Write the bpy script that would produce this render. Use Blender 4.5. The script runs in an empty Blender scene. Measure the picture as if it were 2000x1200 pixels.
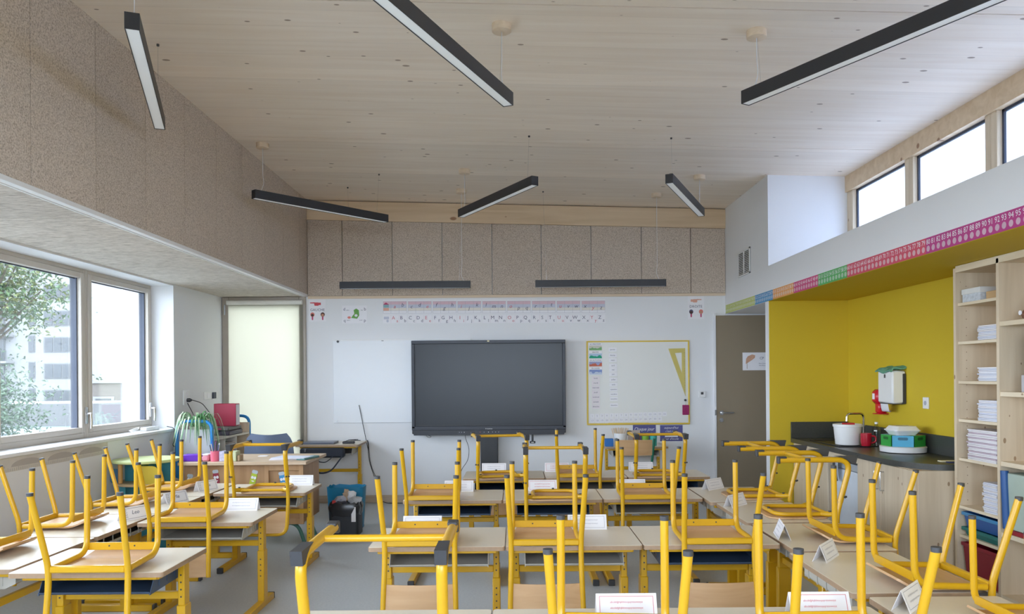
import bpy, bmesh, math, random
from mathutils import Vector, Matrix, Euler
PI = math.pi
random.seed(7)
sc = bpy.context.scene
COL = sc.collection

# ------------------------------------------------------------------ camera, sky, exposure
cam_d = bpy.data.cameras.new('camera'); cam = bpy.data.objects.new('camera', cam_d); COL.objects.link(cam)
cam.location = (0, 0, 1.45); cam.rotation_euler = (PI / 2, 0.008, 0)
cam_d.sensor_width = 36; cam_d.lens = 27.0; cam_d.shift_y = 0.0675; cam_d.shift_x = -0.0025
cam_d.clip_start = 0.05; cam_d.clip_end = 400
sc.camera = cam
SKY = 5.0; YR0 = -1.0
world = bpy.data.worlds.new('sky'); sc.world = world; world.use_nodes = True
bg = world.node_tree.nodes['Background']; bg.inputs[0].default_value = (0.86, 0.94, 1.13, 1); bg.inputs[1].default_value = SKY
sc.view_settings.view_transform = 'Standard'; sc.view_settings.look = 'None'
sc.view_settings.exposure = 1.52; sc.view_settings.gamma = 1.0; sc.view_settings.use_curve_mapping = False
sc.cycles.use_denoising = True
sc.cycles.max_bounces = 14; sc.cycles.diffuse_bounces = 9; sc.cycles.transparent_max_bounces = 12
sc.cycles.sample_clamp_indirect = 6.0
sc.cycles.caustics_reflective = False; sc.cycles.caustics_refractive = False

def portal(name, loc, rot, sx, sy):
    l = bpy.data.lights.new(name, 'AREA'); l.shape = 'RECTANGLE'; l.size = sx; l.size_y = sy
    l.cycles.is_portal = True
    o = bpy.data.objects.new(name, l); o.location = loc; o.rotation_euler = rot; COL.objects.link(o)
portal('sky_portal_window', (-3.70, 3.5, 1.66), (0, -PI / 2, 0), 1.4, 8.2)
portal('sky_portal_clerestory', (3.33, 3.2, 2.87), (0, PI / 2, 0), 0.8, 8.4)
portal('sky_portal_rear', (-.3, YR0 - .14, 1.75), (PI / 2, 0, 0), 4.0, 1.7)  # guides sky light through the added rear window
portal('sky_portal_niche', (-2.87, 9.02, 1.2), (-PI / 2, 0, 0), 0.95, 2.3)

# ------------------------------------------------------------------ mesh helpers
class MB:
    def __init__(s): s.v = []; s.f = []
    def add(s, vs, fs, M=None):
        n = len(s.v)
        s.v += [tuple(M @ Vector(p)) for p in vs] if M is not None else [tuple(p) for p in vs]
        s.f += [tuple(i + n for i in f) for f in fs]
        return s
    def box(s, x0, x1, y0, y1, z0, z1, b=0.0, M=None):
        x0, x1 = min(x0, x1), max(x0, x1); y0, y1 = min(y0, y1), max(y0, y1); z0, z1 = min(z0, z1), max(z0, z1)
        if b <= 0:
            v = [(x, y, z) for x in (x0, x1) for y in (y0, y1) for z in (z0, z1)]
            return s.add(v, [(0, 1, 3, 2), (4, 6, 7, 5), (0, 4, 5, 1), (2, 3, 7, 6), (0, 2, 6, 4), (1, 5, 7, 3)], M)
        c = ((x0 + x1) / 2, (y0 + y1) / 2, (z0 + z1) / 2); h = ((x1 - x0) / 2, (y1 - y0) / 2, (z1 - z0) / 2)
        b = min(b, *[q * .49 for q in h]); v = []; idx = {}
        for sx in (-1, 1):
            for sy in (-1, 1):
                for sz in (-1, 1):
                    sg = (sx, sy, sz)
                    for a in range(3):
                        idx[sg, a] = len(v)
                        v.append(tuple(c[k] + sg[k] * (h[k] - (0 if k == a else b)) for k in range(3)))
        fs = []
        for a in range(3):
            p, q = (a + 1) % 3, (a + 2) % 3
            for sa in (-1, 1):
                def sg(sp, sq):
                    t = [0, 0, 0]; t[a] = sa; t[p] = sp; t[q] = sq; return tuple(t)
                fs.append([idx[sg(*k), a] for k in ((-1, -1), (1, -1), (1, 1), (-1, 1))])
            for sp in (-1, 1):
                for sq in (-1, 1):
                    t0 = [0, 0, 0]; t0[a] = -1; t0[p] = sp; t0[q] = sq; t1 = list(t0); t1[a] = 1
                    fs.append([idx[tuple(t0), p], idx[tuple(t1), p], idx[tuple(t1), q], idx[tuple(t0), q]])
        for sx in (-1, 1):
            for sy in (-1, 1):
                for sz in (-1, 1):
                    fs.append([idx[(sx, sy, sz), a] for a in range(3)])
        return s.add(v, fs, M)
    def tube(s, pts, r, n=10, caps=True, closed=False, M=None, flat=1.0):
        P = [Vector(p) for p in pts]; m = len(P)
        R = r if isinstance(r, (list, tuple)) else [r] * m
        T = []
        for i in range(m):
            if closed: t = P[(i + 1) % m] - P[i - 1]
            else: t = P[min(i + 1, m - 1)] - P[max(i - 1, 0)]
            T.append(t.normalized())
        u = T[0].orthogonal().normalized()
        if abs(T[0].z) < .9: u = (Vector((0, 0, 1)) - T[0] * T[0].z).normalized()
        vs = []
        for i in range(m):
            if i:
                ax = T[i - 1].cross(T[i])
                if ax.length > 1e-7: u = Matrix.Rotation(T[i - 1].angle(T[i]), 3, ax.normalized()) @ u
            w = T[i].cross(u)
            for k in range(n):
                a = 2 * PI * k / n
                vs.append(P[i] + (u * math.cos(a) + w * math.sin(a) * flat) * R[i])
        fs = []
        for i in range(m if closed else m - 1):
            j = (i + 1) % m
            for k in range(n):
                fs.append((i * n + k, i * n + (k + 1) % n, j * n + (k + 1) % n, j * n + k))
        if caps and not closed:
            fs.append(tuple(range(n))[::-1]); fs.append(tuple((m - 1) * n + k for k in range(n)))
        return s.add(vs, fs, M)
    def lathe(s, prof, n=20, c=(0, 0, 0), M=None):
        vs = []; fs = []; m = len(prof)
        for r, z in prof:
            for k in range(n):
                a = 2 * PI * k / n
                vs.append((c[0] + max(r, 1e-5) * math.cos(a), c[1] + max(r, 1e-5) * math.sin(a), c[2] + z))
        for i in range(m - 1):
            for k in range(n):
                fs.append((i * n + k, i * n + (k + 1) % n, (i + 1) * n + (k + 1) % n, (i + 1) * n + k))
        fs.append(tuple(range(n))[::-1]); fs.append(tuple((m - 1) * n + k for k in range(n)))
        return s.add(vs, fs, M)
    def prism(s, poly, z0, z1, M=None):
        n = len(poly)
        vs = [(x, y, z0) for x, y in poly] + [(x, y, z1) for x, y in poly]
        fs = [tuple(range(n))[::-1], tuple(range(n, 2 * n))] + [(k, (k + 1) % n, n + (k + 1) % n, n + k) for k in range(n)]
        return s.add(vs, fs, M)
    def sheet(s, rows, th, M=None):
        """grid of points rows[i][j] thickened along -normal (approx) by th"""
        m, n = len(rows), len(rows[0]); P = [[Vector(p) for p in r] for r in rows]
        top = []; bot = []
        for i in range(m):
            for j in range(n):
                a = P[min(i + 1, m - 1)][j] - P[max(i - 1, 0)][j]; b = P[i][min(j + 1, n - 1)] - P[i][max(j - 1, 0)]
                nn = a.cross(b); nn = nn.normalized() if nn.length > 1e-9 else Vector((0, 0, 1))
                top.append(P[i][j]); bot.append(P[i][j] - nn * th)
        N = m * n; vs = top + bot; fs = []
        for i in range(m - 1):
            for j in range(n - 1):
                a, b, c, d = i * n + j, i * n + j + 1, (i + 1) * n + j + 1, (i + 1) * n + j
                fs.append((a, d, c, b)); fs.append((N + a, N + b, N + c, N + d))
        rim = [j for j in range(n)] + [i * n + n - 1 for i in range(1, m)] + [(m - 1) * n + j for j in range(n - 2, -1, -1)] + [i * n for i in range(m - 2, 0, -1)]
        for k in range(len(rim)):
            a, b = rim[k], rim[(k + 1) % len(rim)]
            fs.append((a, b, N + b, N + a))
        return s.add(vs, fs, M)
    def mesh(s, name, mat, smooth=40, fixn=True):
        me = bpy.data.meshes.new(name); me.from_pydata(s.v, [], s.f)
        if fixn:
            bm = bmesh.new(); bm.from_mesh(me); bmesh.ops.recalc_face_normals(bm, faces=bm.faces); bm.to_mesh(me); bm.free()
        me.materials.append(mat)
        if smooth:
            me.shade_smooth(); me.set_sharp_from_angle(angle=math.radians(smooth))
        return me
    def build(s, name, mat, parent=None, smooth=40, fixn=True):
        o = bpy.data.objects.new(name, s.mesh(name, mat, smooth, fixn)); COL.objects.link(o)
        if parent is not None: o.parent = parent
        return o

def tag(o, label, cat=None, group=None, kind=None):
    o['label'] = label
    if cat: o['category'] = cat
    if group: o['group'] = group
    if kind: o['kind'] = kind
    return o
def thing(name, label, cat, loc=(0, 0, 0), rz=0.0, group=None, kind=None):
    o = bpy.data.objects.new(name, None); o.empty_display_size = .1; COL.objects.link(o)
    o.location = loc; o.rotation_euler = (0, 0, rz)
    return tag(o, label, cat, group, kind)
def copy_tree(o, parent=None):
    c = o.copy(); COL.objects.link(c); c.parent = parent
    for ch in o.children: copy_tree(ch, c)
    return c
def fillet(pts, r, k=5):
    P = [Vector(p) for p in pts]; out = [P[0]]
    for i in range(1, len(P) - 1):
        a = (P[i - 1] - P[i]); b = (P[i + 1] - P[i]); rr = min(r if not isinstance(r, (list, tuple)) else r[i - 1], a.length * .48, b.length * .48)
        p0 = P[i] + a.normalized() * rr; p1 = P[i] + b.normalized() * rr
        for t in range(k + 1):
            t /= k; out.append(p0 * (1 - t) ** 2 + P[i] * 2 * t * (1 - t) + p1 * t * t)
    out.append(P[-1]); return out
def rrect(x0, x1, y0, y1, r, n=4):
    out = []
    for cx, cy, a0 in ((x1 - r, y0 + r, -PI / 2), (x1 - r, y1 - r, 0), (x0 + r, y1 - r, PI / 2), (x0 + r, y0 + r, PI)):
        for k in range(n + 1):
            a = a0 + PI / 2 * k / n; out.append((cx + r * math.cos(a), cy + r * math.sin(a)))
    return out
def ell(cx, cy, rx, ry, n=16): return [(cx + rx * math.cos(2 * PI * k / n), cy + ry * math.sin(2 * PI * k / n)) for k in range(n)]
_tc = {}
def txt(s):
    if s not in _tc:
        cu = bpy.data.curves.new('t', 'FONT'); cu.body = s; cu.size = 1; cu.align_x = 'CENTER'; cu.align_y = 'CENTER'; cu.resolution_u = 2
        ob = bpy.data.objects.new('t', cu); me = bpy.data.meshes.new_from_object(ob)
        _tc[s] = ([tuple(v.co) for v in me.vertices], [tuple(p.vertices) for p in me.polygons])
        bpy.data.objects.remove(ob); bpy.data.curves.remove(cu); bpy.data.meshes.remove(me)
    return _tc[s]
def put_text(mb, s, M, size, wmax=None, shear=0.0):
    v, f = txt(s)
    if not v: return
    w = max(p[0] for p in v) - min(p[0] for p in v); sx = size
    if wmax and w * size > wmax: sx = wmax / w
    mb.add([((x + shear * y) * sx, y * size, 0) for x, y, z in v], f, M)
# plane frames: local x right, local y up, local z towards the viewer
def FB(x, y, z): return Matrix(((1, 0, 0, x), (0, 0, -1, y), (0, 1, 0, z), (0, 0, 0, 1)))       # on a wall that faces -Y
def FR(x, y, z): return Matrix(((0, 0, -1, x), (-1, 0, 0, y), (0, 1, 0, z), (0, 0, 0, 1)))      # on a wall that faces -X
def FL(x, y, z): return Matrix(((0, 0, 1, x), (1, 0, 0, y), (0, 1, 0, z), (0, 0, 0, 1)))        # on a wall that faces +X

# ------------------------------------------------------------------ materials
def nodes(name):
    m = bpy.data.materials.new(name); m.use_nodes = True; nt = m.node_tree
    return m, nt, nt.nodes['Principled BSDF']
def N(nt, t, **kw):
    n = nt.nodes.new(t)
    for k, v in kw.items(): setattr(n, k, v)
    return n
_mc = {}
def pm(col, rough=.6, metal=0.0, name=None, var=.06, scale=14, bump=0.0, bscale=200, spec=.5, emit=0.0, coat=0.0):
    """plain procedural paint: colour with slight mottling and optional fine relief"""
    key = (col, rough, metal, var, scale, bump, bscale, emit, coat)
    if key in _mc: return _mc[key]
    m, nt, b = nodes(name or 'paint'); L = nt.links
    tc = N(nt, 'ShaderNodeTexCoord'); no = N(nt, 'ShaderNodeTexNoise'); no.inputs['Scale'].default_value = scale; no.inputs['Detail'].default_value = 3
    L.new(tc.outputs['Object'], no.inputs['Vector'])
    mr = N(nt, 'ShaderNodeMapRange'); mr.inputs['To Min'].default_value = 1 - var; mr.inputs['To Max'].default_value = 1 + var
    L.new(no.outputs['Fac'], mr.inputs['Value'])
    mx = N(nt, 'ShaderNodeVectorMath', operation='SCALE'); mx.inputs[0].default_value = col; L.new(mr.outputs['Result'], mx.inputs['Scale'])
    L.new(mx.outputs['Vector'], b.inputs['Base Color'])
    b.inputs['Roughness'].default_value = rough; b.inputs['Metallic'].default_value = metal
    b.inputs['Specular IOR Level'].default_value = spec; b.inputs['Coat Weight'].default_value = coat
    if bump:
        n2 = N(nt, 'ShaderNodeTexNoise'); n2.inputs['Scale'].default_value = bscale; L.new(tc.outputs['Object'], n2.inputs['Vector'])
        bp = N(nt, 'ShaderNodeBump'); bp.inputs['Strength'].default_value = bump; bp.inputs['Distance'].default_value = .004
        L.new(n2.outputs['Fac'], bp.inputs['Height']); L.new(bp.outputs['Normal'], b.inputs['Normal'])
    if emit:
        b.inputs['Emission Color'].default_value = (*col, 1); b.inputs['Emission Strength'].default_value = emit
    _mc[key] = m; return m
def wood(name, c1, c2, axis=0, scale=1.0, knots=0.0, rough=.55, lam=0.0, lamaxis=1, kcol=(.2, .12, .07)):
    """boards: grain stretched along axis, optional knots and lamella joints"""
    m, nt, b = nodes(name); L = nt.links
    tc = N(nt, 'ShaderNodeTexCoord'); oi = N(nt, 'ShaderNodeObjectInfo')
    sh = N(nt, 'ShaderNodeVectorMath', operation='SCALE'); sh.inputs[0].default_value = (7, 5, 9); L.new(oi.outputs['Random'], sh.inputs['Scale'])
    ad = N(nt, 'ShaderNodeVectorMath', operation='ADD'); L.new(tc.outputs['Object'], ad.inputs[0]); L.new(sh.outputs['Vector'], ad.inputs[1])
    st = N(nt, 'ShaderNodeVectorMath', operation='MULTIPLY'); v = [22 * scale] * 3; v[axis] = 1.3 * scale; st.inputs[1].default_value = v
    L.new(ad.outputs['Vector'], st.inputs[0])
    no = N(nt, 'ShaderNodeTexNoise'); no.inputs['Scale'].default_value = 1; no.inputs['Detail'].default_value = 5; no.inputs['Distortion'].default_value = .6
    L.new(st.outputs['Vector'], no.inputs['Vector'])
    cr = N(nt, 'ShaderNodeValToRGB'); cr.color_ramp.elements[0].color = (*c1, 1); cr.color_ramp.elements[1].color = (*c2, 1)
    cr.color_ramp.elements[0].position = .3; cr.color_ramp.elements[1].position = .7
    L.new(no.outputs['Fac'], cr.inputs['Fac']); col = cr.outputs['Color']
    if lam:
        sp = N(nt, 'ShaderNodeSeparateXYZ'); L.new(tc.outputs['Object'], sp.inputs[0])
        dv = N(nt, 'ShaderNodeMath', operation='DIVIDE'); dv.inputs[1].default_value = lam; L.new(sp.outputs[lamaxis], dv.inputs[0])
        fl = N(nt, 'ShaderNodeMath', operation='FLOOR'); L.new(dv.outputs[0], fl.inputs[0])
        wn = N(nt, 'ShaderNodeTexWhiteNoise', noise_dimensions='1D'); L.new(fl.outputs[0], wn.inputs['W'])
        fr = N(nt, 'ShaderNodeMath', operation='FRACT'); L.new(dv.outputs[0], fr.inputs[0])
        lt = N(nt, 'ShaderNodeMath', operation='LESS_THAN'); lt.inputs[1].default_value = .025; L.new(fr.outputs[0], lt.inputs[0])
        mr = N(nt, 'ShaderNodeMapRange'); mr.inputs['To Min'].default_value = .94; mr.inputs['To Max'].default_value = 1.05; L.new(wn.outputs['Value'], mr.inputs['Value'])
        sb = N(nt, 'ShaderNodeMath', operation='MULTIPLY_ADD'); sb.inputs[1].default_value = -.10; L.new(lt.outputs[0], sb.inputs[0]); L.new(mr.outputs['Result'], sb.inputs[2])
        sc_ = N(nt, 'ShaderNodeVectorMath', operation='SCALE'); L.new(col, sc_.inputs[0]); L.new(sb.outputs[0], sc_.inputs['Scale']); col = sc_.outputs['Vector']
    if knots:
        ks = N(nt, 'ShaderNodeVectorMath', operation='MULTIPLY'); kv = [knots * 1.9] * 3; kv[axis] = knots; ks.inputs[1].default_value = kv; L.new(ad.outputs['Vector'], ks.inputs[0])
        vo = N(nt, 'ShaderNodeTexVoronoi'); vo.inputs['Scale'].default_value = 1; vo.inputs['Randomness'].default_value = 1; L.new(ks.outputs['Vector'], vo.inputs['Vector'])
        ss = N(nt, 'ShaderNodeSeparateColor'); L.new(vo.outputs['Color'], ss.inputs[0])
        rr = N(nt, 'ShaderNodeMath', operation='MULTIPLY'); rr.inputs[1].default_value = .15; L.new(ss.outputs[0], rr.inputs[0])
        df = N(nt, 'ShaderNodeMath', operation='SUBTRACT'); L.new(rr.outputs[0], df.inputs[0]); L.new(vo.outputs['Distance'], df.inputs[1])
        mr2 = N(nt, 'ShaderNodeMapRange'); mr2.inputs['From Max'].default_value = .03; mr2.inputs['To Max'].default_value = .85; L.new(df.outputs[0], mr2.inputs['Value'])
        mk = N(nt, 'ShaderNodeMix', data_type='RGBA'); L.new(mr2.outputs['Result'], mk.inputs['Factor']); L.new(col, mk.inputs['A']); mk.inputs['B'].default_value = (*kcol, 1)
        col = mk.outputs['Result']
    L.new(col, b.inputs['Base Color']); b.inputs['Roughness'].default_value = rough
    return m
def speckle(name, c1, c2, c3, sc1=170, stretch=(1, 1, 1), bump=.5, rough=.9):
    m, nt, b = nodes(name); L = nt.links
    tc = N(nt, 'ShaderNodeTexCoord'); st = N(nt, 'ShaderNodeVectorMath', operation='MULTIPLY'); st.inputs[1].default_value = stretch; L.new(tc.outputs['Object'], st.inputs[0])
    no = N(nt, 'ShaderNodeTexNoise'); no.inputs['Scale'].default_value = sc1; no.inputs['Detail'].default_value = 4; no.inputs['Roughness'].default_value = .7; L.new(st.outputs['Vector'], no.inputs['Vector'])
    cr = N(nt, 'ShaderNodeValToRGB'); e = cr.color_ramp.elements; e[0].color = (*c1, 1); e[0].position = .34; e[1].color = (*c3, 1); e[1].position = .68
    k = e.new(.5); k.color = (*c2, 1); L.new(no.outputs['Fac'], cr.inputs['Fac'])
    oi = N(nt, 'ShaderNodeObjectInfo'); mr = N(nt, 'ShaderNodeMapRange'); mr.inputs['To Min'].default_value = .95; mr.inputs['To Max'].default_value = 1.05; L.new(oi.outputs['Random'], mr.inputs['Value'])
    s_ = N(nt, 'ShaderNodeVectorMath', operation='SCALE'); L.new(cr.outputs['Color'], s_.inputs[0]); L.new(mr.outputs['Result'], s_.inputs['Scale'])
    L.new(s_.outputs['Vector'], b.inputs['Base Color']); b.inputs['Roughness'].default_value = rough
    bp = N(nt, 'ShaderNodeBump'); bp.inputs['Strength'].default_value = bump; bp.inputs['Distance'].default_value = .003; L.new(no.outputs['Fac'], bp.inputs['Height']); L.new(bp.outputs['Normal'], b.inputs['Normal'])
    return m
def glassy(name, tint, gloss=.06):
    m, nt, b = nodes(name); L = nt.links; nt.nodes.remove(b)
    t = N(nt, 'ShaderNodeBsdfTransparent'); t.inputs[0].default_value = (*tint, 1)
    g = N(nt, 'ShaderNodeBsdfGlossy'); g.inputs['Roughness'].default_value = .03
    lw = N(nt, 'ShaderNodeLayerWeight'); lw.inputs['Blend'].default_value = .25
    mu = N(nt, 'ShaderNodeMath', operation='MULTIPLY_ADD'); mu.inputs[1].default_value = .35; mu.inputs[2].default_value = gloss * .5; L.new(lw.outputs['Fresnel'], mu.inputs[0])
    mx = N(nt, 'ShaderNodeMixShader'); L.new(mu.outputs[0], mx.inputs[0]); L.new(t.outputs[0], mx.inputs[1]); L.new(g.outputs[0], mx.inputs[2])
    L.new(mx.outputs[0], nt.nodes['Material Output'].inputs['Surface']); return m
def fabric_blind():
    m, nt, b = nodes('screen_fabric'); L = nt.links; nt.nodes.remove(b)
    tr = N(nt, 'ShaderNodeBsdfTranslucent'); tr.inputs[0].default_value = (.58, .56, .49, 1)
    tp = N(nt, 'ShaderNodeBsdfTransparent'); tp.inputs[0].default_value = (.9, .88, .76, 1)
    df = N(nt, 'ShaderNodeBsdfDiffuse'); df.inputs[0].default_value = (.75, .72, .62, 1)
    tc = N(nt, 'ShaderNodeTexCoord'); wv = N(nt, 'ShaderNodeTexNoise'); wv.inputs['Scale'].default_value = 300; L.new(tc.outputs['Object'], wv.inputs['Vector'])
    mr = N(nt, 'ShaderNodeMapRange'); mr.inputs['To Min'].default_value = .05; mr.inputs['To Max'].default_value = .10; L.new(wv.outputs['Fac'], mr.inputs['Value'])
    m1 = N(nt, 'ShaderNodeMixShader'); m1.inputs[0].default_value = .25; L.new(tr.outputs[0], m1.inputs[1]); L.new(df.outputs[0], m1.inputs[2])
    m2 = N(nt, 'ShaderNodeMixShader'); L.new(mr.outputs['Result'], m2.inputs[0]); L.new(m1.outputs[0], m2.inputs[1]); L.new(tp.outputs[0], m2.inputs[2])
    L.new(m2.outputs[0], nt.nodes['Material Output'].inputs['Surface']); return m

WHITE = pm((.78, .785, .80), .75, name='white_plaster', var=.02, scale=3, bump=.06, bscale=350)
YELW = pm((.62, .45, .020), .7, name='yellow_wall_paint', var=.02, scale=3, bump=.05, bscale=350)
ACOU = speckle('wood_wool_panel', (.31, .255, .205), (.555, .465, .385), (.71, .62, .53), 115)
ACOUS = speckle('wood_wool_soffit', (.33, .285, .24), (.60, .54, .475), (.72, .665, .60), 14, (1, 6, 6), .4)
CLT = wood('whitewashed_spruce', (.82, .70, .575), (.885, .785, .67), 0, .7, 5.2, .65, .20, 1, (.27, .19, .13))
BEAM = wood('spruce_beam', (.62, .46, .29), (.74, .58, .40), 0, .6, 2.4, .6, kcol=(.25, .11, .05))
SPRUCE = wood('spruce_panel', (.60, .485, .34), (.72, .605, .45), 2, .8, 8.0, .55, kcol=(.28, .17, .09))
SPRUCEY = wood('spruce_board', (.70, .58, .41), (.80, .69, .52), 1, .8, 8.0, .55, kcol=(.28, .17, .09))
PLY = wood('beech_ply', (.52, .31, .15), (.63, .40, .215), 0, .8, 0, .4)
OAK = wood('oak_veneer', (.36, .20, .09), (.47, .28, .14), 2, .8, 0, .45)
LAM = pm((.74, .665, .54), .32, name='cream_laminate', var=.03, scale=60)
EDGE = pm((.36, .24, .15), .5, name='ply_edge', var=.15, scale=50)
YEL = pm((.63, .35, .007), .34, name='yellow_lacquer', var=.03, scale=30, coat=.15)
FLOOR = speckle('grey_linoleum', (.455, .485, .505), (.49, .52, .54), (.53, .56, .575), 60, (1, 1, 1), .02, .42)
CAPG = pm((.045, .045, .05), .5, name='dark_plastic', var=.1)
BLACK = pm((.018, .019, .022), .4, name='black_metal', var=.1)
LAMPB = pm((.022, .023, .028), .45, name='lamp_housing', var=.1)
DIFF = pm((.86, .9, .93), .5, name='lamp_diffuser', var=.01, emit=.04)
NAVY = pm((.045, .075, .13), .4, name='navy_tray', var=.08)
GREYT = pm((.46, .44, .39), .5, name='grey_tray', var=.06)
TAUPE = pm((.56, .51, .45), .45, name='taupe_frame', var=.03)
GASK = pm((.04, .05, .08), .5, name='gasket')
WPLAST = pm((.80, .80, .80), .4, name='white_plastic', var=.02)
PAPER = pm((.84, .83, .86), .8, name='paper', var=.02)
INK = pm((.10, .10, .16), .8, name='ink'); INKR = pm((.62, .13, .16), .8, name='red_ink'); GREYI = pm((.42, .42, .48), .8, name='grey_ink')
STEEL = pm((.62, .63, .65), .25, 1.0, name='steel', var=.03)
CHROME = pm((.75, .75, .76), .12, 1.0, name='chrome', var=.02)
CABLE = pm((.03, .03, .035), .5, name='cable'); CABLEW = pm((.72, .72, .74), .5, name='pale_cable')
BIRCH = wood('birch_cup', (.66, .52, .37), (.74, .60, .45), 0, 1.5, 0, .6)
GLASS = glassy('window_glass', (.93, .96, .95)); 
def milky(name, col):
    m, nt, b = nodes(name); L = nt.links; nt.nodes.remove(b)
    tr = N(nt, 'ShaderNodeBsdfTranslucent'); tr.inputs[0].default_value = (*col, 1)
    g = N(nt, 'ShaderNodeBsdfGlossy'); g.inputs['Roughness'].default_value = .15
    mx = N(nt, 'ShaderNodeMixShader'); mx.inputs[0].default_value = .04; L.new(tr.outputs[0], mx.inputs[1]); L.new(g.outputs[0], mx.inputs[2])
    L.new(mx.outputs[0], nt.nodes['Material Output'].inputs['Surface']); return m
DIM_GLASS = milky('sky_dimming_glass', (.56, .61, .68))  # stands in for clear glass, milky only to dim the sky behind
DOORM = pm((.26, .205, .135), .55, name='bronze_door', var=.02)
WTOP = pm((.058, .060, .054), .35, name='slate_worktop', var=.25, scale=90)
BLUEM = pm((.02, .24, .60), .35, name='blue_lacquer')

# ------------------------------------------------------------------ setting
XL, XW, XR, XA, YB, YR = -2.38, -3.37, 2.44, 3.20, 8.88, -1.0
ZS, ZSO, ZSILL = 2.385, 2.15, 2.487            # left soffit, alcove soffit, clerestory ledge
def zc(x): return 3.431 - .029 * x              # ceiling plane
def struct(name, mb, mat, label, smooth=0):
    return tag(mb.build(name, mat, None, smooth), label, None, None, 'structure')
fl = struct('floor', MB().box(-3.9, 3.5, YR - .1, 9.1, -.12, 0), FLOOR, 'grey linoleum classroom floor')
# ceiling: sloping CLT panels as parts of a roof slab
def slab(x0, x1, y0, y1, t0, t1):
    v = [(x, y, zc(x) + t) for x in (x0, x1) for y in (y0, y1) for t in (t0, t1)]
    return MB().add(v, [(0, 1, 3, 2), (4, 6, 7, 5), (0, 4, 5, 1), (2, 3, 7, 6), (0, 2, 6, 4), (1, 5, 7, 3)])
ce = struct('ceiling', slab(-2.75, 3.75, YR - .1, 9.1, .06, .3), CLT, 'whitewashed spruce ceiling of wide panels')
for y0, y1 in ((YR, 1.68), (1.69, 4.083), (4.094, 6.50), (6.508, 8.88)):
    slab(-2.42, 3.6, y0, y1, 0, .06).build('ceiling_panel', CLT, ce, 0)
# back wall with its panels
wb = struct('wall_back', MB().box(-2.405, 3.6, YB, YB + .15, 0, 3.62), WHITE, 'white back wall behind the screen')
edges = [-2.378, -1.975, -1.398, -.824, -.249, .318, .892, 1.472, 2.04, 2.44]
for a, b in zip(edges[:-1], edges[1:]):
    v = MB(); zt = lambda x: 3.20 - .029 * x
    vs = [(x, y, z) for x in (a + .004, b - .004) for y in (YB - .03, YB) for z in (2.392, zt(x))]
    v.add(vs, [(0, 1, 3, 2), (4, 6, 7, 5), (0, 4, 5, 1), (2, 3, 7, 6), (0, 2, 6, 4), (1, 5, 7, 3)]).build('acoustic_panel', ACOU, wb, 0)
MB().box(-2.378, 2.44, YB - .02, YB, 2.36, 2.39).build('panel_trim', BIRCH, wb, 0)
v = [(x, y, z) for x in (-2.378, 2.44) for y in (YB - .045, YB) for z in (3.202 - .029 * x, zc(x) - .010)]
MB().add(v, [(0, 1, 3, 2), (4, 6, 7, 5), (0, 4, 5, 1), (2, 3, 7, 6), (0, 2, 6, 4), (1, 5, 7, 3)]).build('timber_beam', BEAM, wb, 0)
bb = struct('baseboard_back', MB().box(-2.39, 2.31, YB - .015, YB, 0, .085, .003), wood('baseboard_wood', (.5, .4, .3), (.58, .48, .37), 0), 'pale wooden baseboard along the back wall')
# left: fascia of vertical panels, soffit, window wall
wl = struct('wall_left', MB().box(-2.55, -2.405, YR, YB + .1, 2.41, 3.62), WHITE, 'panelled upper left wall above the window bay')
ys = [8.876] + [8.53 - .592 * k for k in range(0, 17)]
ys = [y for y in ys if y > YR] + [YR]
for a, b in zip(ys[1:], ys[:-1]):
    MB().box(-2.405, XL, a + .003, b - .003, 2.412, 3.515).build('acoustic_panel', ACOU, wl, 0)
MB().box(-2.42, XL + .004, YR, YB - .001, ZS, 2.411, .002).build('edge_trim', WPLAST, wl, 0)
so = struct('ceiling_bay', MB().box(-3.88, -2.42, YR - .1, YB + .2, 2.405, 2.52), WHITE, 'lowered ceiling over the window bay')
ys = [8.875] + [8.64 - .6 * k for k in range(17)]; ys = [y for y in ys if y > YR] + [YR]
for a, b in zip(ys[1:], ys[:-1]):
    MB().box(-3.37, -2.43, a + .003, b - .003, ZS, 2.405).build('soffit_panel', ACOUS, so, 0)
MB().box(-2.43, -2.42, YR, YB, ZS - .004, 2.405).build('edge_trim', WPLAST, so, 0)
wlo = MB(); wlo.box(-3.88, XW, YR - .1, 7.60, 0, .94); wlo.box(-3.88, XW, 7.60, YB + .2, 0, 2.41); wlo.box(-3.88, XW, YR - .1, 7.6, 2.37, 2.41); wlo.box(-3.88, XW, YR - .1, -.62, .9, 2.41)
struct('wall_window_side', wlo, WHITE, 'white wall under and beside the left window')
struct('trim_1', MB().box(-3.60, XW + .025, -.62, 7.60, .935, .962, .004), WPLAST, 'white window sill board')
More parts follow.
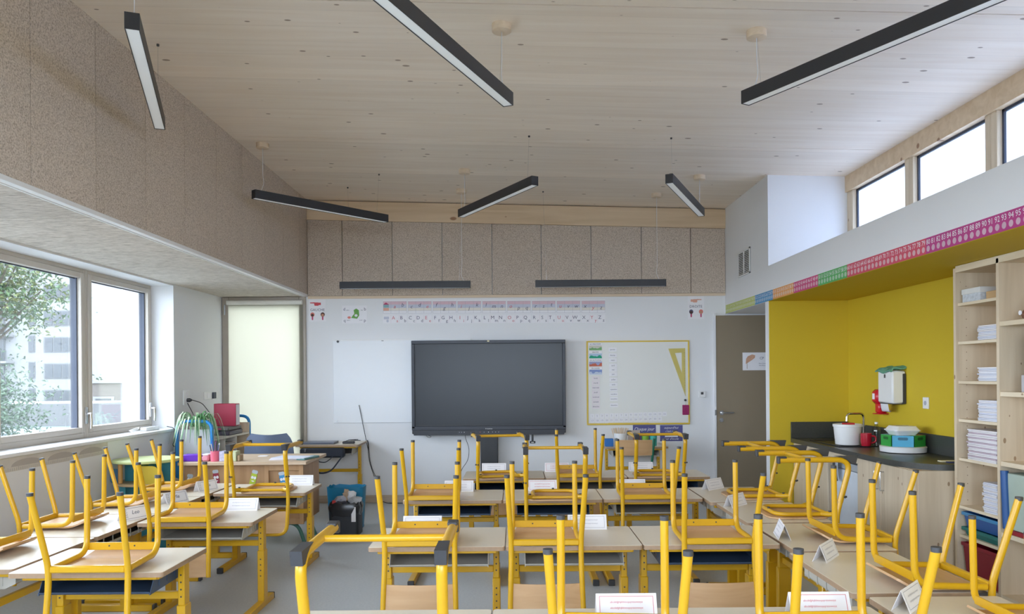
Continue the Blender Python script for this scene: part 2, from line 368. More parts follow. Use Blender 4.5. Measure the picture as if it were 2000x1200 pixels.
# windows on the left
WX0, WX1 = -3.66, -3.59
n = 0; yy = 7.595
while yy > -.4:
    n += 1; y1 = yy; y0 = yy - 1.163; yy = y0
    w = thing('window_%d' % n, ['right-hand sash of the left window, nearest the corner', 'second sash of the left window, full of foliage'][n - 1] if n < 3 else 'sash of the left window further along the wall', None, (0, 0, 0), kind='structure')
    z0, z1, f = .962, 2.372, .034
    fr = MB()
    fr.box(WX0, WX1, y0, y0 + f, z0, z1, .004); fr.box(WX0, WX1, y1 - f, y1, z0, z1, .004)
    fr.box(WX0, WX1, y0 + f, y1 - f, z0, z0 + f + .01, .004); fr.box(WX0, WX1, y0 + f, y1 - f, z1 - f, z1, .004)
    fr.build('frame', TAUPE, w)
    sa = MB(); q = f + .0; s_ = .046; xa, xb = WX0 + .025, WX1 + .012
    sa.box(xa, xb, y0 + q, y0 + q + s_, z0 + q + .01, z1 - q, .005); sa.box(xa, xb, y1 - q - s_, y1 - q, z0 + q + .01, z1 - q, .005)
    sa.box(xa, xb, y0 + q + s_, y1 - q - s_, z0 + q + .01, z0 + q + .01 + s_, .005); sa.box(xa, xb, y0 + q + s_, y1 - q - s_, z1 - q - s_, z1 - q, .005)
    sa.build('sash', TAUPE, w)
    g = MB(); k = q + s_
    g.box(xa - .03, xa + .022, y1 - k - .014, y1 - k + .001, z0 + k, z1 - k); g.box(xa - .02, xa + .012, y0 + k - .001, y0 + k + .004, z0 + k, z1 - k)
    g.box(xa + .001, xa + .012, y0 + k, y1 - k, z1 - k - .008, z1 - k + .002)
    g.build('gasket', GASK, w, 0)
    MB().box(-3.635, -3.629, y0 + k - .005, y1 - k + .005, z0 + k, z1 - k + .004).build('pane', GLASS, w, 0)
    h = MB(); hy = y1 - .062 if n % 2 else y1 - .03
    h.box(xb, xb + .012, hy - .017, hy + .017, 1.08, 1.22, .004); h.tube([(xb, hy, 1.165), (xb + .05, hy, 1.165)], .009, 8)
    h.tube(fillet([(xb + .045, hy, 1.175), (xb + .05, hy, 1.1), (xb + .05, hy - .005, 1.04)], .03), .009, 8, flat=.7)
    h.build('handle', STEEL, w)
struct('trim_2', MB().box(-4.05, -3.655, -.62, 7.6, .93, .958), pm((.42, .46, .5), .5, name='outer_sill'), 'outer metal sill of the left window')
# niche window at the back left
nw = thing('window_20', 'tall narrow corner window with a cream roller blind', None, (0, 0, 0), kind='structure')
f = MB(); x0, x1, z0, z1 = -3.365, -2.403, .02, 2.384
for a in ((x0, x0 + .075, z0, z1), (x1 - .075, x1, z0, z1), (x0 + .075, x1 - .075, z1 - .10, z1), (x0 + .075, x1 - .075, z0, z0 + .08)): f.box(a[0], a[1], YB - .03, YB + .05, a[2], a[3], .004)
f.box(x0, x1, YB, YB + .05, 2.37, 2.42); f.build('frame', pm((.40, .35, .29), .45, name='niche_frame'), nw)
MB().box(x0 + .07, x1 - .02, YB + .01, YB + .016, z0 + .07, z1 - .03).build('pane', GLASS, nw, 0)
MB().tube([(-3.296, YB - .062, 2.318), (-2.43, YB - .062, 2.318)], .028, 14).build('blind_roller', pm((.74, .72, .66), .6, name='blind_roller'), nw)
MB().box(-3.292, -2.432, YB - .0345, YB - .0335, .06, 2.315).build('blind_fabric', fabric_blind(), nw, 0)
MB().box(-3.292, -2.432, YB - .045, YB - .031, .045, .065, .004).build('blind_bar', WPLAST, nw, 0)
MB().box(-3.34, -3.325, YB - .045, YB - .03, 2.18, 2.30, .003).build('hinge', STEEL, nw, 0)
# right: ledge block, alcove, clerestory
struct('wall_right', MB().box(XR, XA + .3, YR, 7.36, ZSO + .012, ZSILL).box(XR, XA + .3, 7.36, YB + .1, ZSO + .012, 3.62), WHITE, 'white upper right wall with the number frieze')
struct('ceiling_alcove', MB().box(XR + .004, XA + .3, YR, 7.46, ZSO, ZSO + .012), YELW, 'yellow painted soffit over the sink alcove')
struct('ceiling_door_recess', MB().box(XR, XA + .3, 7.46, YB + .1, ZSO, ZSO + .012), WHITE, 'white soffit over the door recess')
struct('wall_alcove_side', MB().box(XA, XA + .3, YR, 7.40, 0, ZSO), YELW, 'bright yellow side wall behind the sink')
struct('wall_alcove_end', MB().box(XR + .004, XA + .1, 7.36, 7.368, 0, ZSO), YELW, 'darker yellow end wall of the sink alcove')
struct('wall_partition', MB().box(XR, XA + .3, 7.368, 7.46, 0, ZSO), WHITE, 'narrow white partition edge beside the door')
struct('wall_recess', MB().box(3.36, 3.6, 7.46, YB, 0, ZSO), WHITE, 'white side wall of the door recess')
struct('wall_rear', MB().box(-3.9, 3.6, YR - .12, YR, 0, .9).box(-3.9, 3.6, YR - .12, YR, 2.6, 3.7).box(-3.9, -2.3, YR - .12, YR, .9, 2.6).box(1.7, 3.6, YR - .12, YR, .9, 2.6), WHITE, 'white rear wall behind the viewer')
cw = struct('trim_3', MB().box(XA - .02, XA + .14, YR, 7.36, 3.185, 3.40), BEAM, 'timber head beam of the high side windows')
n = 30; posts = [7.36, 6.21, 5.14, 4.07, 3.0, 1.93, .86, -.21]
for k in range(len(posts) - 1):
    y1, y0 = posts[k], posts[k + 1]; n += 1
    lab = ['small high side window nearest the back wall', 'middle high side window of the three in view', 'high side window cut by the right picture edge'][k] if k < 3 else 'high side window further along the wall'
    w = thing('window_%d' % n, lab, None, kind='structure')
    a1 = y1 - (.12 if k == 0 else .065); a0 = y0 + .065
    f = MB(); f.box(XA + .0, XA + .13, a1, y1, ZSILL, 3.185, .003); f.box(XA + .0, XA + .13, y0, a0, ZSILL, 3.185, .003)
    f.box(XA + .03, XA + .13, a0, a1, ZSILL, ZSILL + .05); f.build('timber_frame', SPRUCE, w, 0)
    g = MB(); g.box(XA + .035, XA + .05, a1 - .02, a1, ZSILL + .05, 3.185); g.box(XA + .035, XA + .05, a0, a0 + .006, ZSILL + .05, 3.185); g.box(XA + .035, XA + .05, a0, a1, 3.165, 3.185)
    g.build('gasket', GASK, w, 0)
    MB().box(XA + .055, XA + .057, a0, a1, ZSILL + .05, 3.185).build('pane', DIM_GLASS, w, 0)
# door
d = thing('door_1', 'bronze-brown classroom door with a paper sign', None, kind='structure')
MB().box(2.325, 3.24, YB - .03, YB, .008, 2.13, .003).build('leaf', DOORM, d)
fr = MB(); fr.box(2.300, 2.323, YB - .036, YB, 0, 2.155, .002); fr.box(3.242, 3.27, YB - .036, YB, 0, 2.149, .002); fr.build('door_frame', WHITE, d)
h = MB(); h.lathe([(.026, 0), (.026, .008), (.01, .008), (.01, .045)], 16, M=FB(2.382, YB - .03, 1.008)); h.tube(fillet([(2.382, YB - .07, 1.008), (2.40, YB - .075, 1.008), (2.51, YB - .075, 1.010)], .01), .009, 8); h.build('handle', STEEL, d)
MB().lathe([(.025, 0), (.025, .007), (.008, .007), (.008, .014)], 16, M=FB(2.378, YB - .03, .925)).build('lock', STEEL, d)
MB().box(2.305, 2.318, YB - .042, YB - .036, .98, 1.04).build('strike', STEEL, d, 0)

# ------------------------------------------------------------------ school desks
def post_holes(mb, x, y, zs, s=-1):
    for z in zs: mb.lathe([(.0045, 0), (.0045, .001)], 8, M=FB(x, y, z))
def make_desk(h=.595, w=.344):
    t = thing('school_desk', 'desk', 'desk')
    top = MB().prism(rrect(-w, w, 0, .498, .016, 3), h - .022, h - .0012).build('tabletop', EDGE, t)
    MB().prism(rrect(-w + .0015, w - .0015, .0015, .4965, .015, 3), h - .0012, h).build('laminate', LAM, top)
    MB().box(-.30, .30, .035, .06, h - .042, h - .022, .003).build('top_rail', YEL, t)
    for s in (-1, 1):
        x = s * .292
        lg = MB().box(x - .016, x + .016, .305, .365, .03, h - .03, .004)
        lg.box(x - .013, x + .013, .05, .46, h - .045, h - .022, .003)
        l = lg.build('leg', YEL, t)
        MB().box(x - .021, x + .021, .299, .371, .03, .36, .004).build('outer_sleeve', YEL, l)
        MB().box(x - .022, x + .022, .012, .50, 0, .042, .004).build('foot_bar', YEL, l)
        for a, b in ((-.012, .0125), (.4995, .515)): MB().box(x - .0225, x + .0225, a, b, 0, .0425, .004).build('end_cap', CAPG, l)
        hm = MB(); post_holes(hm, x, .3045, [.40 + .035 * k for k in range(4)]); post_holes(hm, x, .2985, [.20 + .035 * k for k in range(4)]); hm.build('adjustment_holes', CAPG, l, 0)['kind'] = 'stuff'
    MB().box(-.276, .276, .322, .348, .385, .42, .003).build('crossbar', YEL, t)
    tr = MB(); th = .003; y0, y1, z0, z1, xa, xb = .062, .455, h - .118, h - .026, -.245, .255
    prof = fillet([(y0, z0 + .012), (y0 + .012, z0), (y1 - .05, z0 + .012), (y1, z0 + .03), (y1, z1)], .02, 3)
    for k in range(len(prof) - 1):
        (a, b), (c, e) = (prof[k][0], prof[k][1]), (prof[k + 1][0], prof[k + 1][1])
        tr.add([(xa, a, b), (xb, a, b), (xb, c, e), (xa, c, e), (xa, a, b + th), (xb, a, b + th), (xb, c, e + th), (xa, c, e + th)],
               [(0, 3, 2, 1), (4, 5, 6, 7), (0, 1, 5, 4), (2, 3, 7, 6), (1, 2, 6, 5), (3, 0, 4, 7)])
    for x, s in ((xa, -1), (xb, 1)):
        pl = [(y0, z0), (y1 - .05, z0 + .006), (y1, z0 + .03), (y1, z1), (y0 + .055, z1), (y0 + .03, z0 + .05)]
        n = len(pl); tr.add([(x, p[0], p[1]) for p in pl] + [(x + s * th, p[0], p[1]) for p in pl], [tuple(range(n)), tuple(range(n, 2 * n))] + [(k, (k + 1) % n, n + (k + 1) % n, n + k) for k in range(n)])
        for yy in (.15, .23, .31, .39): tr.box(x, x + s * .006, yy, yy + .006, z0 + .02, z1 - .004)
    for k in range(5): tr.box(xa + .045 + .10 * k, xa + .051 + .10 * k, y1 - .001, y1 + .004, z0 + .032, z1 - .002)
    tr.build('book_tray', GREYT, t, 30)
    return t
desk0 = make_desk()
navy_mesh = [c for c in desk0.children if c.name.startswith('book_tray')][0].data.copy(); navy_mesh.materials[0] = NAVY
used = [False]
def put_desk(x, y, rz, label, group, navy=False):
    o = desk0 if not used[0] else copy_tree(desk0); used[0] = True
    o.location = (x, y, 0); o.rotation_euler = (0, 0, rz); tag(o, label, 'desk', group)
    if navy:
        for c in o.children:
            if c.name.startswith('book_tray'): c.data = navy_mesh
    return o
H = .595
CR = 'desks in the centre rows'
colw = ['left', 'middle', 'right']
rows = [('centre row at the bottom edge', 2.32, -.78), ('second centre row', 3.85, -.745), ('third centre row', 5.29, -.78), ('centre row by the screen', 6.42, -.442)]
for r, (nm, y, xs) in enumerate(rows):
    for c in range(3):
        x = xs + .346 + c * .692
        put_desk(x, y, 0, '%s desk of the %s' % (colw[c], nm), CR, navy=(r, c) in ((1, 2), (2, 0), (3, 0), (2, 1), (3, 2)))
for k, (y, nm) in enumerate(((3.39, 'front-facing desk with navy tray at lower left, nearest the viewer'), (4.55, 'front-facing desk of the left block, middle of three'), (5.70, 'front-facing desk of the left block, nearest the teacher desk'))):
    put_desk(-1.905, y, 0, nm, 'desks of the left block', navy=(k == 0))
onum = ['nearest the viewer', 'second from the viewer', 'third from the viewer', 'farthest from the viewer']
for k, y in enumerate((3.81, 4.512, 5.214, 5.916)):
    put_desk(-2.77, y, -PI / 2, 'desk of the row along the window wall, %s' % onum[k], 'desks along the window wall')
o5 = ['nearest the viewer', 'second from the viewer', 'middle one of five', 'second from the door', 'nearest the door']
for k, (y, x) in enumerate(((2.59, 1.84), (3.325, 1.80), (4.045, 1.845), (4.765, 1.83), (5.48, 1.802))):
    put_desk(x, y, PI / 2, 'desk of the right-hand row facing the sink, %s' % o5[k], 'desks of the right-hand row')

# ------------------------------------------------------------------ upturned chairs (local z = 0 is the desktop they rest on)
def cap_disc(mb, p, r): mb.tube([(p[0], p[1], p[2] - .008), (p[0], p[1], p[2] + .006)], r, 12)
def make_chair_a():
    t = thing('school_chair', 'chair', 'chair')
    R = .0135
    # seat ply with waterfall front edge (turned up here)
    rowsP = []
    for i in range(13):
        y = -.005 + .32 * i / 12; z = .010 + (max(0, y - .22) / .095) ** 2 * .034 + .003 * math.sin(i / 12 * PI)
        hw = .162 - (.03 * max(0, (i - 9) / 3) ** 2)
        rowsP.append([(-hw + 2 * hw * j / 6, y, z) for j in range(7)])
    MB().sheet(rowsP, .009).build('seat', PLY, t)
    for s in (-1, 1):
        path = fillet([(s * .1675, .268, .392), (s * .1675, .262, .034), (s * .171, -.012, .026)], .075, 6)
        l = MB().tube(path, R, 12).build('front_leg', YEL, t)
        c = MB(); cap_disc(c, (s * .1675, .268, .392), R * 1.06); c.build('foot_cap', CAPG, l)
        path = fillet([(s * .191, -.128, .37), (s * .1735, -.030, .035), (s * .1735, -.034, -.07), (s * .180, -.062, -.305)], [.05, .09], 5)
        p = MB().tube(path, R, 12).build('rear_post', YEL, t)
        c = MB(); cap_disc(c, (s * .191, -.128, .37), R * 1.06); c.build('foot_cap', CAPG, p)
    MB().box(-.162, .162, .258, .266, .046, .082, .003).build('front_rail', YEL, t)
    MB().box(-.165, .165, -.043, -.020, .012, .044, .009).build('rear_rail', YEL, t)
    b = MB(); pts = []
    for i in range(5):
        z = -.172 - .13 * i / 4
        pts.append([(x, -.048 - .018 * i / 4 - .022 * (1 - (x / .17) ** 2), z) for x in [-.168 + .336 * j / 8 for j in range(9)]])
    b.sheet(pts, .008).build('backrest', PLY, t)
    sm = MB()
    for x in (-.06, .06): sm.lathe([(.004, 0), (.004, .001)], 8, M=FB(x, .2575, .066))
    sm.build('rivets', CAPG, t, 0)
    return t
def make_chair_b():
    t = thing('sled_chair', 'chair', 'chair')
    R, rt = .0165, .0135
    sp = rrect(-.178, .178, -.028, .335, .075, 5)
    MB().prism(sp, .002, .011).build('seat', PLY, t)
    for s in (-1, 1):
        x = s * .20
        path = fillet([(x, .292, .352), (x, -.128, .352), (x * .99, -.062, .105)], .085, 7)
        rn = MB().tube(path, R, 12).build('runner', YEL, t)
        w = MB(); w.add([(x + a, y, z) for a in (-.017, .017) for y, z in ((-.030, .3735), (-.160, .3735), (-.148, .330), (-.122, .330), (-.098, .352), (-.070, .366))],
                        [tuple(range(6)), tuple(range(6, 12))] + [(k, (k + 1) % 6, 6 + (k + 1) % 6, 6 + k) for k in range(6)])
        w.build('heel_cap', CAPG, rn, 20)
        MB().box(x - .0165, x + .0165, .252, .304, .362, .3735, .003).box(x - .0185, x + .0185, .290, .304, .332, .3735, .003).build('toe_cap', CAPG, rn, 20)
        b = MB(); b.tube([(x + s * .012, -.082, .135), (x + s * .022, -.082, .135)], .006, 8); b.tube([(x, -.084, .135), (x, -.10, .135)], .006, 8); b.build('height_bolt', CAPG, rn)
        MB().tube([(s * .196, -.045, .032), (s * .165, -.005, .028), (s * .142, .03, .026)], [.014, .017, .013], 10).build('seat_clamp', YEL, t)
        b = MB(); b.tube([(s * .172, -.012, .04), (s * .172, -.012, .05)], .009, 8); b.build('clamp_bolt', CAPG, t)
    hoop = [(-.198, -.066, .112), (-.198, -.045, .03), (-.198, -.045, -.07), (-.192, -.068, -.292), (.192, -.068, -.292), (.198, -.045, -.07), (.198, -.045, .03), (.198, -.066, .112)]
    MB().tube(fillet(hoop, [.03, .06, .07, .07, .06, .03], 5), rt, 12).build('back_hoop', YEL, t)
    loop = [(-.142, .0, .024), (-.150, .29, .026), (.150, .29, .026), (.142, .0, .024)]
    MB().tube(fillet(loop, .075, 6), .0125, 10).build('seat_loop', YEL, t)
    MB().tube([(-.190, .115, .352), (.190, .115, .352)], .0115, 10).build('cross_tube', YEL, t)
    MB().tube([(-.165, -.012, .026), (.165, -.012, .026)], .010, 10).build('rear_rail', YEL, t)
    b = MB(); b.tube([(0, .29, .036), (0, .29, .046)], .008, 8); b.build('loop_bolt', CAPG, t)
    pts = []
    for i in range(5):
        z = -.125 - .155 * i / 4
        pts.append([(x, -.050 - .018 * i / 4 - .024 * (1 - (x / .19) ** 2), z) for x in [-.185 + .37 * j / 8 for j in range(9)]])
    MB().sheet(pts, .008).build('backrest', PLY, t)
    return t
ca, cb = make_chair_a(), make_chair_b(); uc = {'A': False, 'B': False}
def put_chair(k, x, y, rz, where, scale=1.0, group='upturned chairs on the desks'):
    src = ca if k == 'A' else cb
    o = copy_tree(src) if uc[k] else src; uc[k] = True
    o.location = (x, y, H); o.rotation_euler = (0, 0, rz); o.scale = (scale,) * 3
    tag(o, ('yellow four-legged chair upturned on ' if k == 'A' else 'yellow runner-base chair upturned on ') + where, 'chair', group)
    return o
CH = [[('B', -.41, 2.285, 0), ('A', .29, 2.235, -.09), ('A', .962, 2.235, .02)], [('A', -.478, 3.845, 0), ('A', .15, 3.845, 0), ('A', 1.01, 3.845, 0)],
      [('A', -.57, 5.27, 0), ('B', .27, 5.25, 0), ('A', .90, 5.24, 0)], [('B', -.12, 6.37, .16), ('A', .527, 6.385, 0), ('B', 1.19, 6.38, 0)]]
for r, (nm, _, _) in enumerate(rows):
    for c, a in enumerate(CH[r]): put_chair(a[0], a[1], a[2], a[3], '%s desk of the %s' % (colw[c], nm))
put_chair('A', -1.866, 3.38, 0, 'left-block desk with the navy tray'); put_chair('A', -1.975, 4.54, 0, 'middle left-block desk'); put_chair('B', -1.87, 5.69, 0, 'left-block desk by the teacher desk')
for k, y in enumerate((3.81, 4.51, 5.24, 5.93)): put_chair('A', -2.77, y, -PI / 2, 'window-side desk %s' % onum[k])
put_chair('A', 1.845, 2.56, PI / 2, 'right-hand desk nearest the viewer', .88); put_chair('A', 1.802, 3.135, PI / 2, 'right-hand desk second from the viewer')
put_chair('A', 1.848, 3.98, PI / 2, 'middle desk of the right-hand row'); put_chair('B', 1.832, 4.68, PI / 2, 'right-hand desk second from the door'); put_chair('B', 1.805, 5.38, PI / 2, 'right-hand desk nearest the door')

t = thing('hook_box', 'small black box hooked under the right desk by the screen', 'box', (1.575, 6.60, 0)); MB().box(-.03, .03, -.09, .09, .49, .545, .004).build('box', CAPG, t); MB().tube(fillet([(.02, -.05, .573), (.02, -.05, .55), (.045, -.05, .54), (.05, -.05, .56)], .01, 3), .003, 6).build('hook', STEEL, t)
# ------------------------------------------------------------------ folded name cards
def name_card(x, y, rz, label, w=.215, name=None, ink=GREYI):
    t = thing('name_card', label, 'name card', (x, y, H), rz, 'folded name cards on the desks')
    h, d = .078, .032; th = .0012
    m = MB()
    for s in (-1, 1):
        m.add([(-w / 2, s * d, 0), (w / 2, s * d, 0), (w / 2, 0, h), (-w / 2, 0, h), (-w / 2, s * (d - th), 0), (w / 2, s * (d - th), 0), (w / 2, 0, h - th * 2), (-w / 2, 0, h - th * 2)],
              [(0, 1, 2, 3), (4, 7, 6, 5), (0, 4, 5, 1), (1, 5, 6, 2), (3, 7, 4, 0), (2, 6, 7, 3)])
    m.build('card', PAPER, t, 0)
    a = math.atan2(h, d)
    for s in (-1, 1):
        F = Matrix.Rotation(0 if s < 0 else PI, 4, 'Z') @ Matrix.Translation((0, -d / 2 - .0008, h / 2 + .0004)) @ Matrix.Rotation(a, 4, 'X')
        L = math.hypot(h, d); p = MB(); u, v_ = w / 2 - .012, L / 2 - .010
        for q in ((-u, u, -v_, -v_ + .0016), (-u, u, v_ - .0016, v_), (-u, -u + .0016, -v_, v_), (u - .0016, u, -v_, v_)): p.box(q[0], q[1], q[2], q[3], 0, .0004, M=F)
        if name and s < 0:
            put_text(p, name, F @ Matrix.Translation((.0, .004, .0004)), .034, .09, .25)
            for k in range(4): put_text(p, '123456'[k:k + 3], F @ Matrix.Translation((-u + .014, v_ - .012 - .013 * k, .0004)), .010)
        else:
            put_text(p, 'abcdefghijklmnopqrstuvwxyz', F @ Matrix.Translation((0, .012, .0004)), .010, w - .05, .2)
            put_text(p, 'abcdefghijklmnopqrstuvwxyz', F @ Matrix.Translation((0, -.008, .0004)), .010, w - .04)
        p.build('print', ink, t, 0)
    return t
NC = 'white folded name card standing on the '
for args in ((.39, 2.735, 0, NC + 'middle desk cut by the bottom edge', INKR), (1.075, 2.735, 0, NC + 'right desk cut by the bottom edge', INKR),
             (.398, 4.29, 0, NC + 'middle desk of the second row', GREYI), (-.52, 4.29, 0, NC + 'left desk of the second row', GREYI),
             (-.42, 5.73, 0, NC + 'left desk of the third row', GREYI), (.20, 5.73, 0, NC + 'middle desk of the third row', INKR), (.86, 5.73, 0, NC + 'right desk of the third row', GREYI),
             (-.19, 6.86, 0, NC + 'left desk closest to the screen', GREYI), (.37, 6.86, 0, NC + 'middle desk closest to the screen', INKR), (1.12, 6.86, 0, NC + 'right desk closest to the screen', GREYI),
             (-1.775, 4.985, 0, NC + 'middle desk of the left block', GREYI), (-1.72, 6.13, 0, NC + 'left-block desk by the teacher desk', GREYI)):
    name_card(args[0], args[1], args[2], args[3], ink=args[4])
for k, (x, y, r) in enumerate(((-2.335, 4.70, 1.1), (-2.35, 5.30, 1.1), (-2.36, 5.86, 1.05))): name_card(x, y, r, NC + 'window-side desks, %s from the viewer' % ['first', 'second', 'third'][k], .18, ['Leo', 'Mia', 'Ana'][k], INK)
for k, (x, y, r) in enumerate(((1.475, 5.735, .72), (1.43, 4.995, .80), (1.40, 4.04, PI / 2 - .2), (1.435, 3.555, .91), (1.44, 2.815, .82))):
    name_card(x, y, r, NC + 'right-hand row, %s' % ['nearest the door', 'second from the door', 'in the middle', 'second from the viewer', 'nearest the viewer'][k], .20)


# ------------------------------------------------------------------ pendant lamps
def lamp(a, b, z, label, cups=True, h=.075, w=.062):
    a = Vector((a[0], a[1], z)); b = Vector((b[0], b[1], z)); L = (b - a).length; c = (a + b) / 2
    ang = math.atan2(b.y - a.y, b.x - a.x)
    t = thing('pendant_lamp', label, 'lamp', c, ang, 'linear pendant lamps')
    m = MB(); th = .004
    m.box(-L / 2, L / 2, -w / 2, -w / 2 + th, 0, h); m.box(-L / 2, L / 2, w / 2 - th, w / 2, 0, h); m.box(-L / 2, L / 2, -w / 2 + th, w / 2 - th, h - th, h)
    m.box(-L / 2, -L / 2 + th, -w / 2 + th, w / 2 - th, 0, h - th); m.box(L / 2 - th, L / 2, -w / 2 + th, w / 2 - th, 0, h - th)
    m.build('housing', LAMPB, t, 0)
    MB().box(-L / 2 + th, L / 2 - th, -w / 2 + th, w / 2 - th, .003, .012).build('diffuser', DIFF, t, 0)
    ca_, sa_ = math.cos(ang), math.sin(ang)
    for s in (-1, 1):
        lx = s * (L / 2 - .09); wx = c.x + lx * ca_; top = zc(wx) - z
        if cups and cups != -s:
            MB().lathe([(.052, top - .042), (.055, top - .04), (.055, top + .002)], 24, (lx, 0, 0)).build('ceiling_cup', BIRCH, t)
            p = [(lx, 0, top - .04), (lx, 0, h + .14), (lx - s * .012, 0, h + .07), (lx + s * .02, 0, h - .002)]
            MB().tube(fillet(p, .08, 4), .0022, 6).build('power_cable', CABLEW, t)
        else:
            MB().lathe([(.008, top - .012), (.008, top + .002)], 8, (lx, 0, 0)).build('wire_anchor', CAPG, t)
        MB().tube([(lx - s * .03, 0, h - .002), (lx - s * .03 if not cups else lx, 0, top)], .0009, 5).build('suspension_wire', STEEL, t)
    return t
ends = [((-1.681, 3.40), (-2.191, 4.77), -1, 'black linear lamp hanging nearest the left window wall'), ((-.56, 3.10), (-.023, 4.41), 1, 'black linear lamp at top centre, cut by the picture edge'),
        ((1.338, 4.417), (2.05, 3.16), -1, 'black linear lamp at top right, cut by the picture edge'), ((-2.239, 6.622), (-1.271, 7.699), -1, 'black linear lamp slanting in front of the left panel corner'),
        ((-.511, 7.48), (.179, 6.239), -1, 'black linear lamp in mid ceiling above the screen'), ((1.262, 6.207), (1.843, 7.522), 1, 'short-looking black lamp pointing at the right back corner')]
for a, b, cc, lab in ends: lamp(a, b, 3.0, lab, cups=cc)
lamp((-1.855, 8.2), (-.463, 8.2), 2.395, 'low black lamp over the left of the back wall', cups=1); lamp((.23, 8.2), (1.622, 8.2), 2.395, 'low black lamp over the right of the back wall', cups=1)
rw = thing('window_40', 'rear window behind the viewer', None, kind='structure')  # added, unseen window that brings more daylight into the room
for k in range(3):
    x0 = -2.3 + k * 1.3333; x1 = x0 + 1.3333; f = MB()
    for a in ((x0, x0 + .06, .9, 2.6), (x1 - .06, x1, .9, 2.6), (x0 + .06, x1 - .06, .9, .96), (x0 + .06, x1 - .06, 2.54, 2.6)): f.box(a[0], a[1], YR - .09, YR - .02, a[2], a[3])
    f.build('frame', TAUPE, rw, 0); MB().box(x0 + .06, x1 - .06, YR - .058, YR - .052, .96, 2.54).build('pane', GLASS, rw, 0)

# ------------------------------------------------------------------ interactive screen and boards
tv = thing('interactive_screen', 'large dark interactive screen mounted on the back wall', 'screen', (-.295, 8.70, 0))
y = .0
MB().box(-.873, .873, .02, .11, .80, 1.86, .006).build('casing', BLACK, tv)
fr = MB(); fr.box(-.873, .873, 0, .03, 1.822, 1.86, .004); fr.box(-.873, -.838, 0, .03, .865, 1.822, .004); fr.box(.838, .873, 0, .03, .865, 1.822, .004); fr.box(-.873, .873, 0, .03, .842, .888, .004)
fr.build('bezel', pm((.024, .028, .04), .4, name='screen_bezel'), tv)
MB().box(-.84, .84, .016, .022, .884, 1.826).build('screen', pm((.030, .034, .040), .28, name='screen_glass', var=.02, spec=.28), tv, 0)
ib = MB(); ib.box(-.845, -.835, .010, .018, .88, 1.83); ib.box(.835, .845, .010, .018, .88, 1.83); ib.box(-.845, .845, .010, .018, 1.815, 1.83); ib.box(-.845, .845, .010, .018, .882, .90); ib.build('inner_edge', BLACK, tv, 0)
v = [(-.87, 0, .842), (.87, 0, .842), (.85, 0, .785), (-.85, 0, .785), (-.87, .1, .842), (.87, .1, .842), (.85, .1, .785), (-.85, .1, .785)]
bar = MB().add(v, [(0, 1, 2, 3), (4, 7, 6, 5), (0, 4, 5, 1), (3, 2, 6, 7), (0, 3, 7, 4), (1, 5, 6, 2)]).build('control_bar', pm((.02, .022, .03), .4, name='control_bar'), tv, 0)
for k, (x, m) in enumerate(((-.10, INKR), (-.055, GREYI), (-.005, WPLAST), (.04, GREYI), (.075, GREYI), (.11, GREYI), (-.28, WPLAST), (-.31, GREYI), (-.335, GREYI))): MB().lathe([(.0045, 0), (.0045, .0015)], 10, M=FB(x, 0, .818)).build('button', m, bar)
tx = MB(); put_text(tx, 'Promethean', FB(0, -.0008, .855), .016); tx.build('lettering', WPLAST, tv, 0)
MB().box(-.012, .012, -.006, .012, 1.842, 1.856, .002).build('sensor', pm((.8, .72, .45), .5, name='sensor'), tv)
dg = MB(); dg.box(.482, .505, .0, .03, .70, .79, .003); dg.box(.462, .525, -.004, .02, .685, .712, .004); dg.build('usb_hub', BLACK, tv); tx = MB(); tx.box(.478, .508, -.006, -.004, .694, .702); tx.build('hub_light', WPLAST, tv, 0)
MB().box(-.10, .10, .03, .13, .02, .80, .006).box(-.30, .30, -.12, .14, 0, .03, .005).build('lift_column', BLACK, tv)
lp = MB().tube(fillet([(-.72, .03, .79), (-.70, .02, .762), (-.67, .02, .757), (-.655, .03, .77), (-.70, .03, .79)], .02), .0025, 6).build('cable_loop', CABLE, tv)
MB().tube(fillet([(-.275, .05, .79), (-.265, .02, .74), (-.225, 0, .64), (-.235, 0, .5), (-.33, .02, .38), (-.35, .1, .05)], .08), .003, 6).build('hanging_cable', CABLE, tv)
wbd = thing('whiteboard', 'plain white board half hidden behind the big screen', 'whiteboard', (0, YB, 0))
MB().box(-2.092, -.50, -.02, 0, .925, 1.885, .003).build('panel', pm((.80, .82, .85), .3, name='whiteboard_enamel', var=.01), wbd)
MB().box(-2.095, -.50, -.024, 0, 1.872, 1.889, .002).build('rail', WPLAST, wbd)
for x, z in ((-2.035, 1.868),): MB().lathe([(.013, 0), (.013, .012)], 14, M=FB(x, -.02, z - .004)).build('magnet', CAPG, wbd)
MB().lathe([(.006, 0), (.006, .003)], 10, M=FB(-2.05, -.02, .945)).build('screw', STEEL, wbd); MB().box(-1.532, -1.508, -.026, -.02, 1.866, 1.872).build('clip', CAPG, wbd)

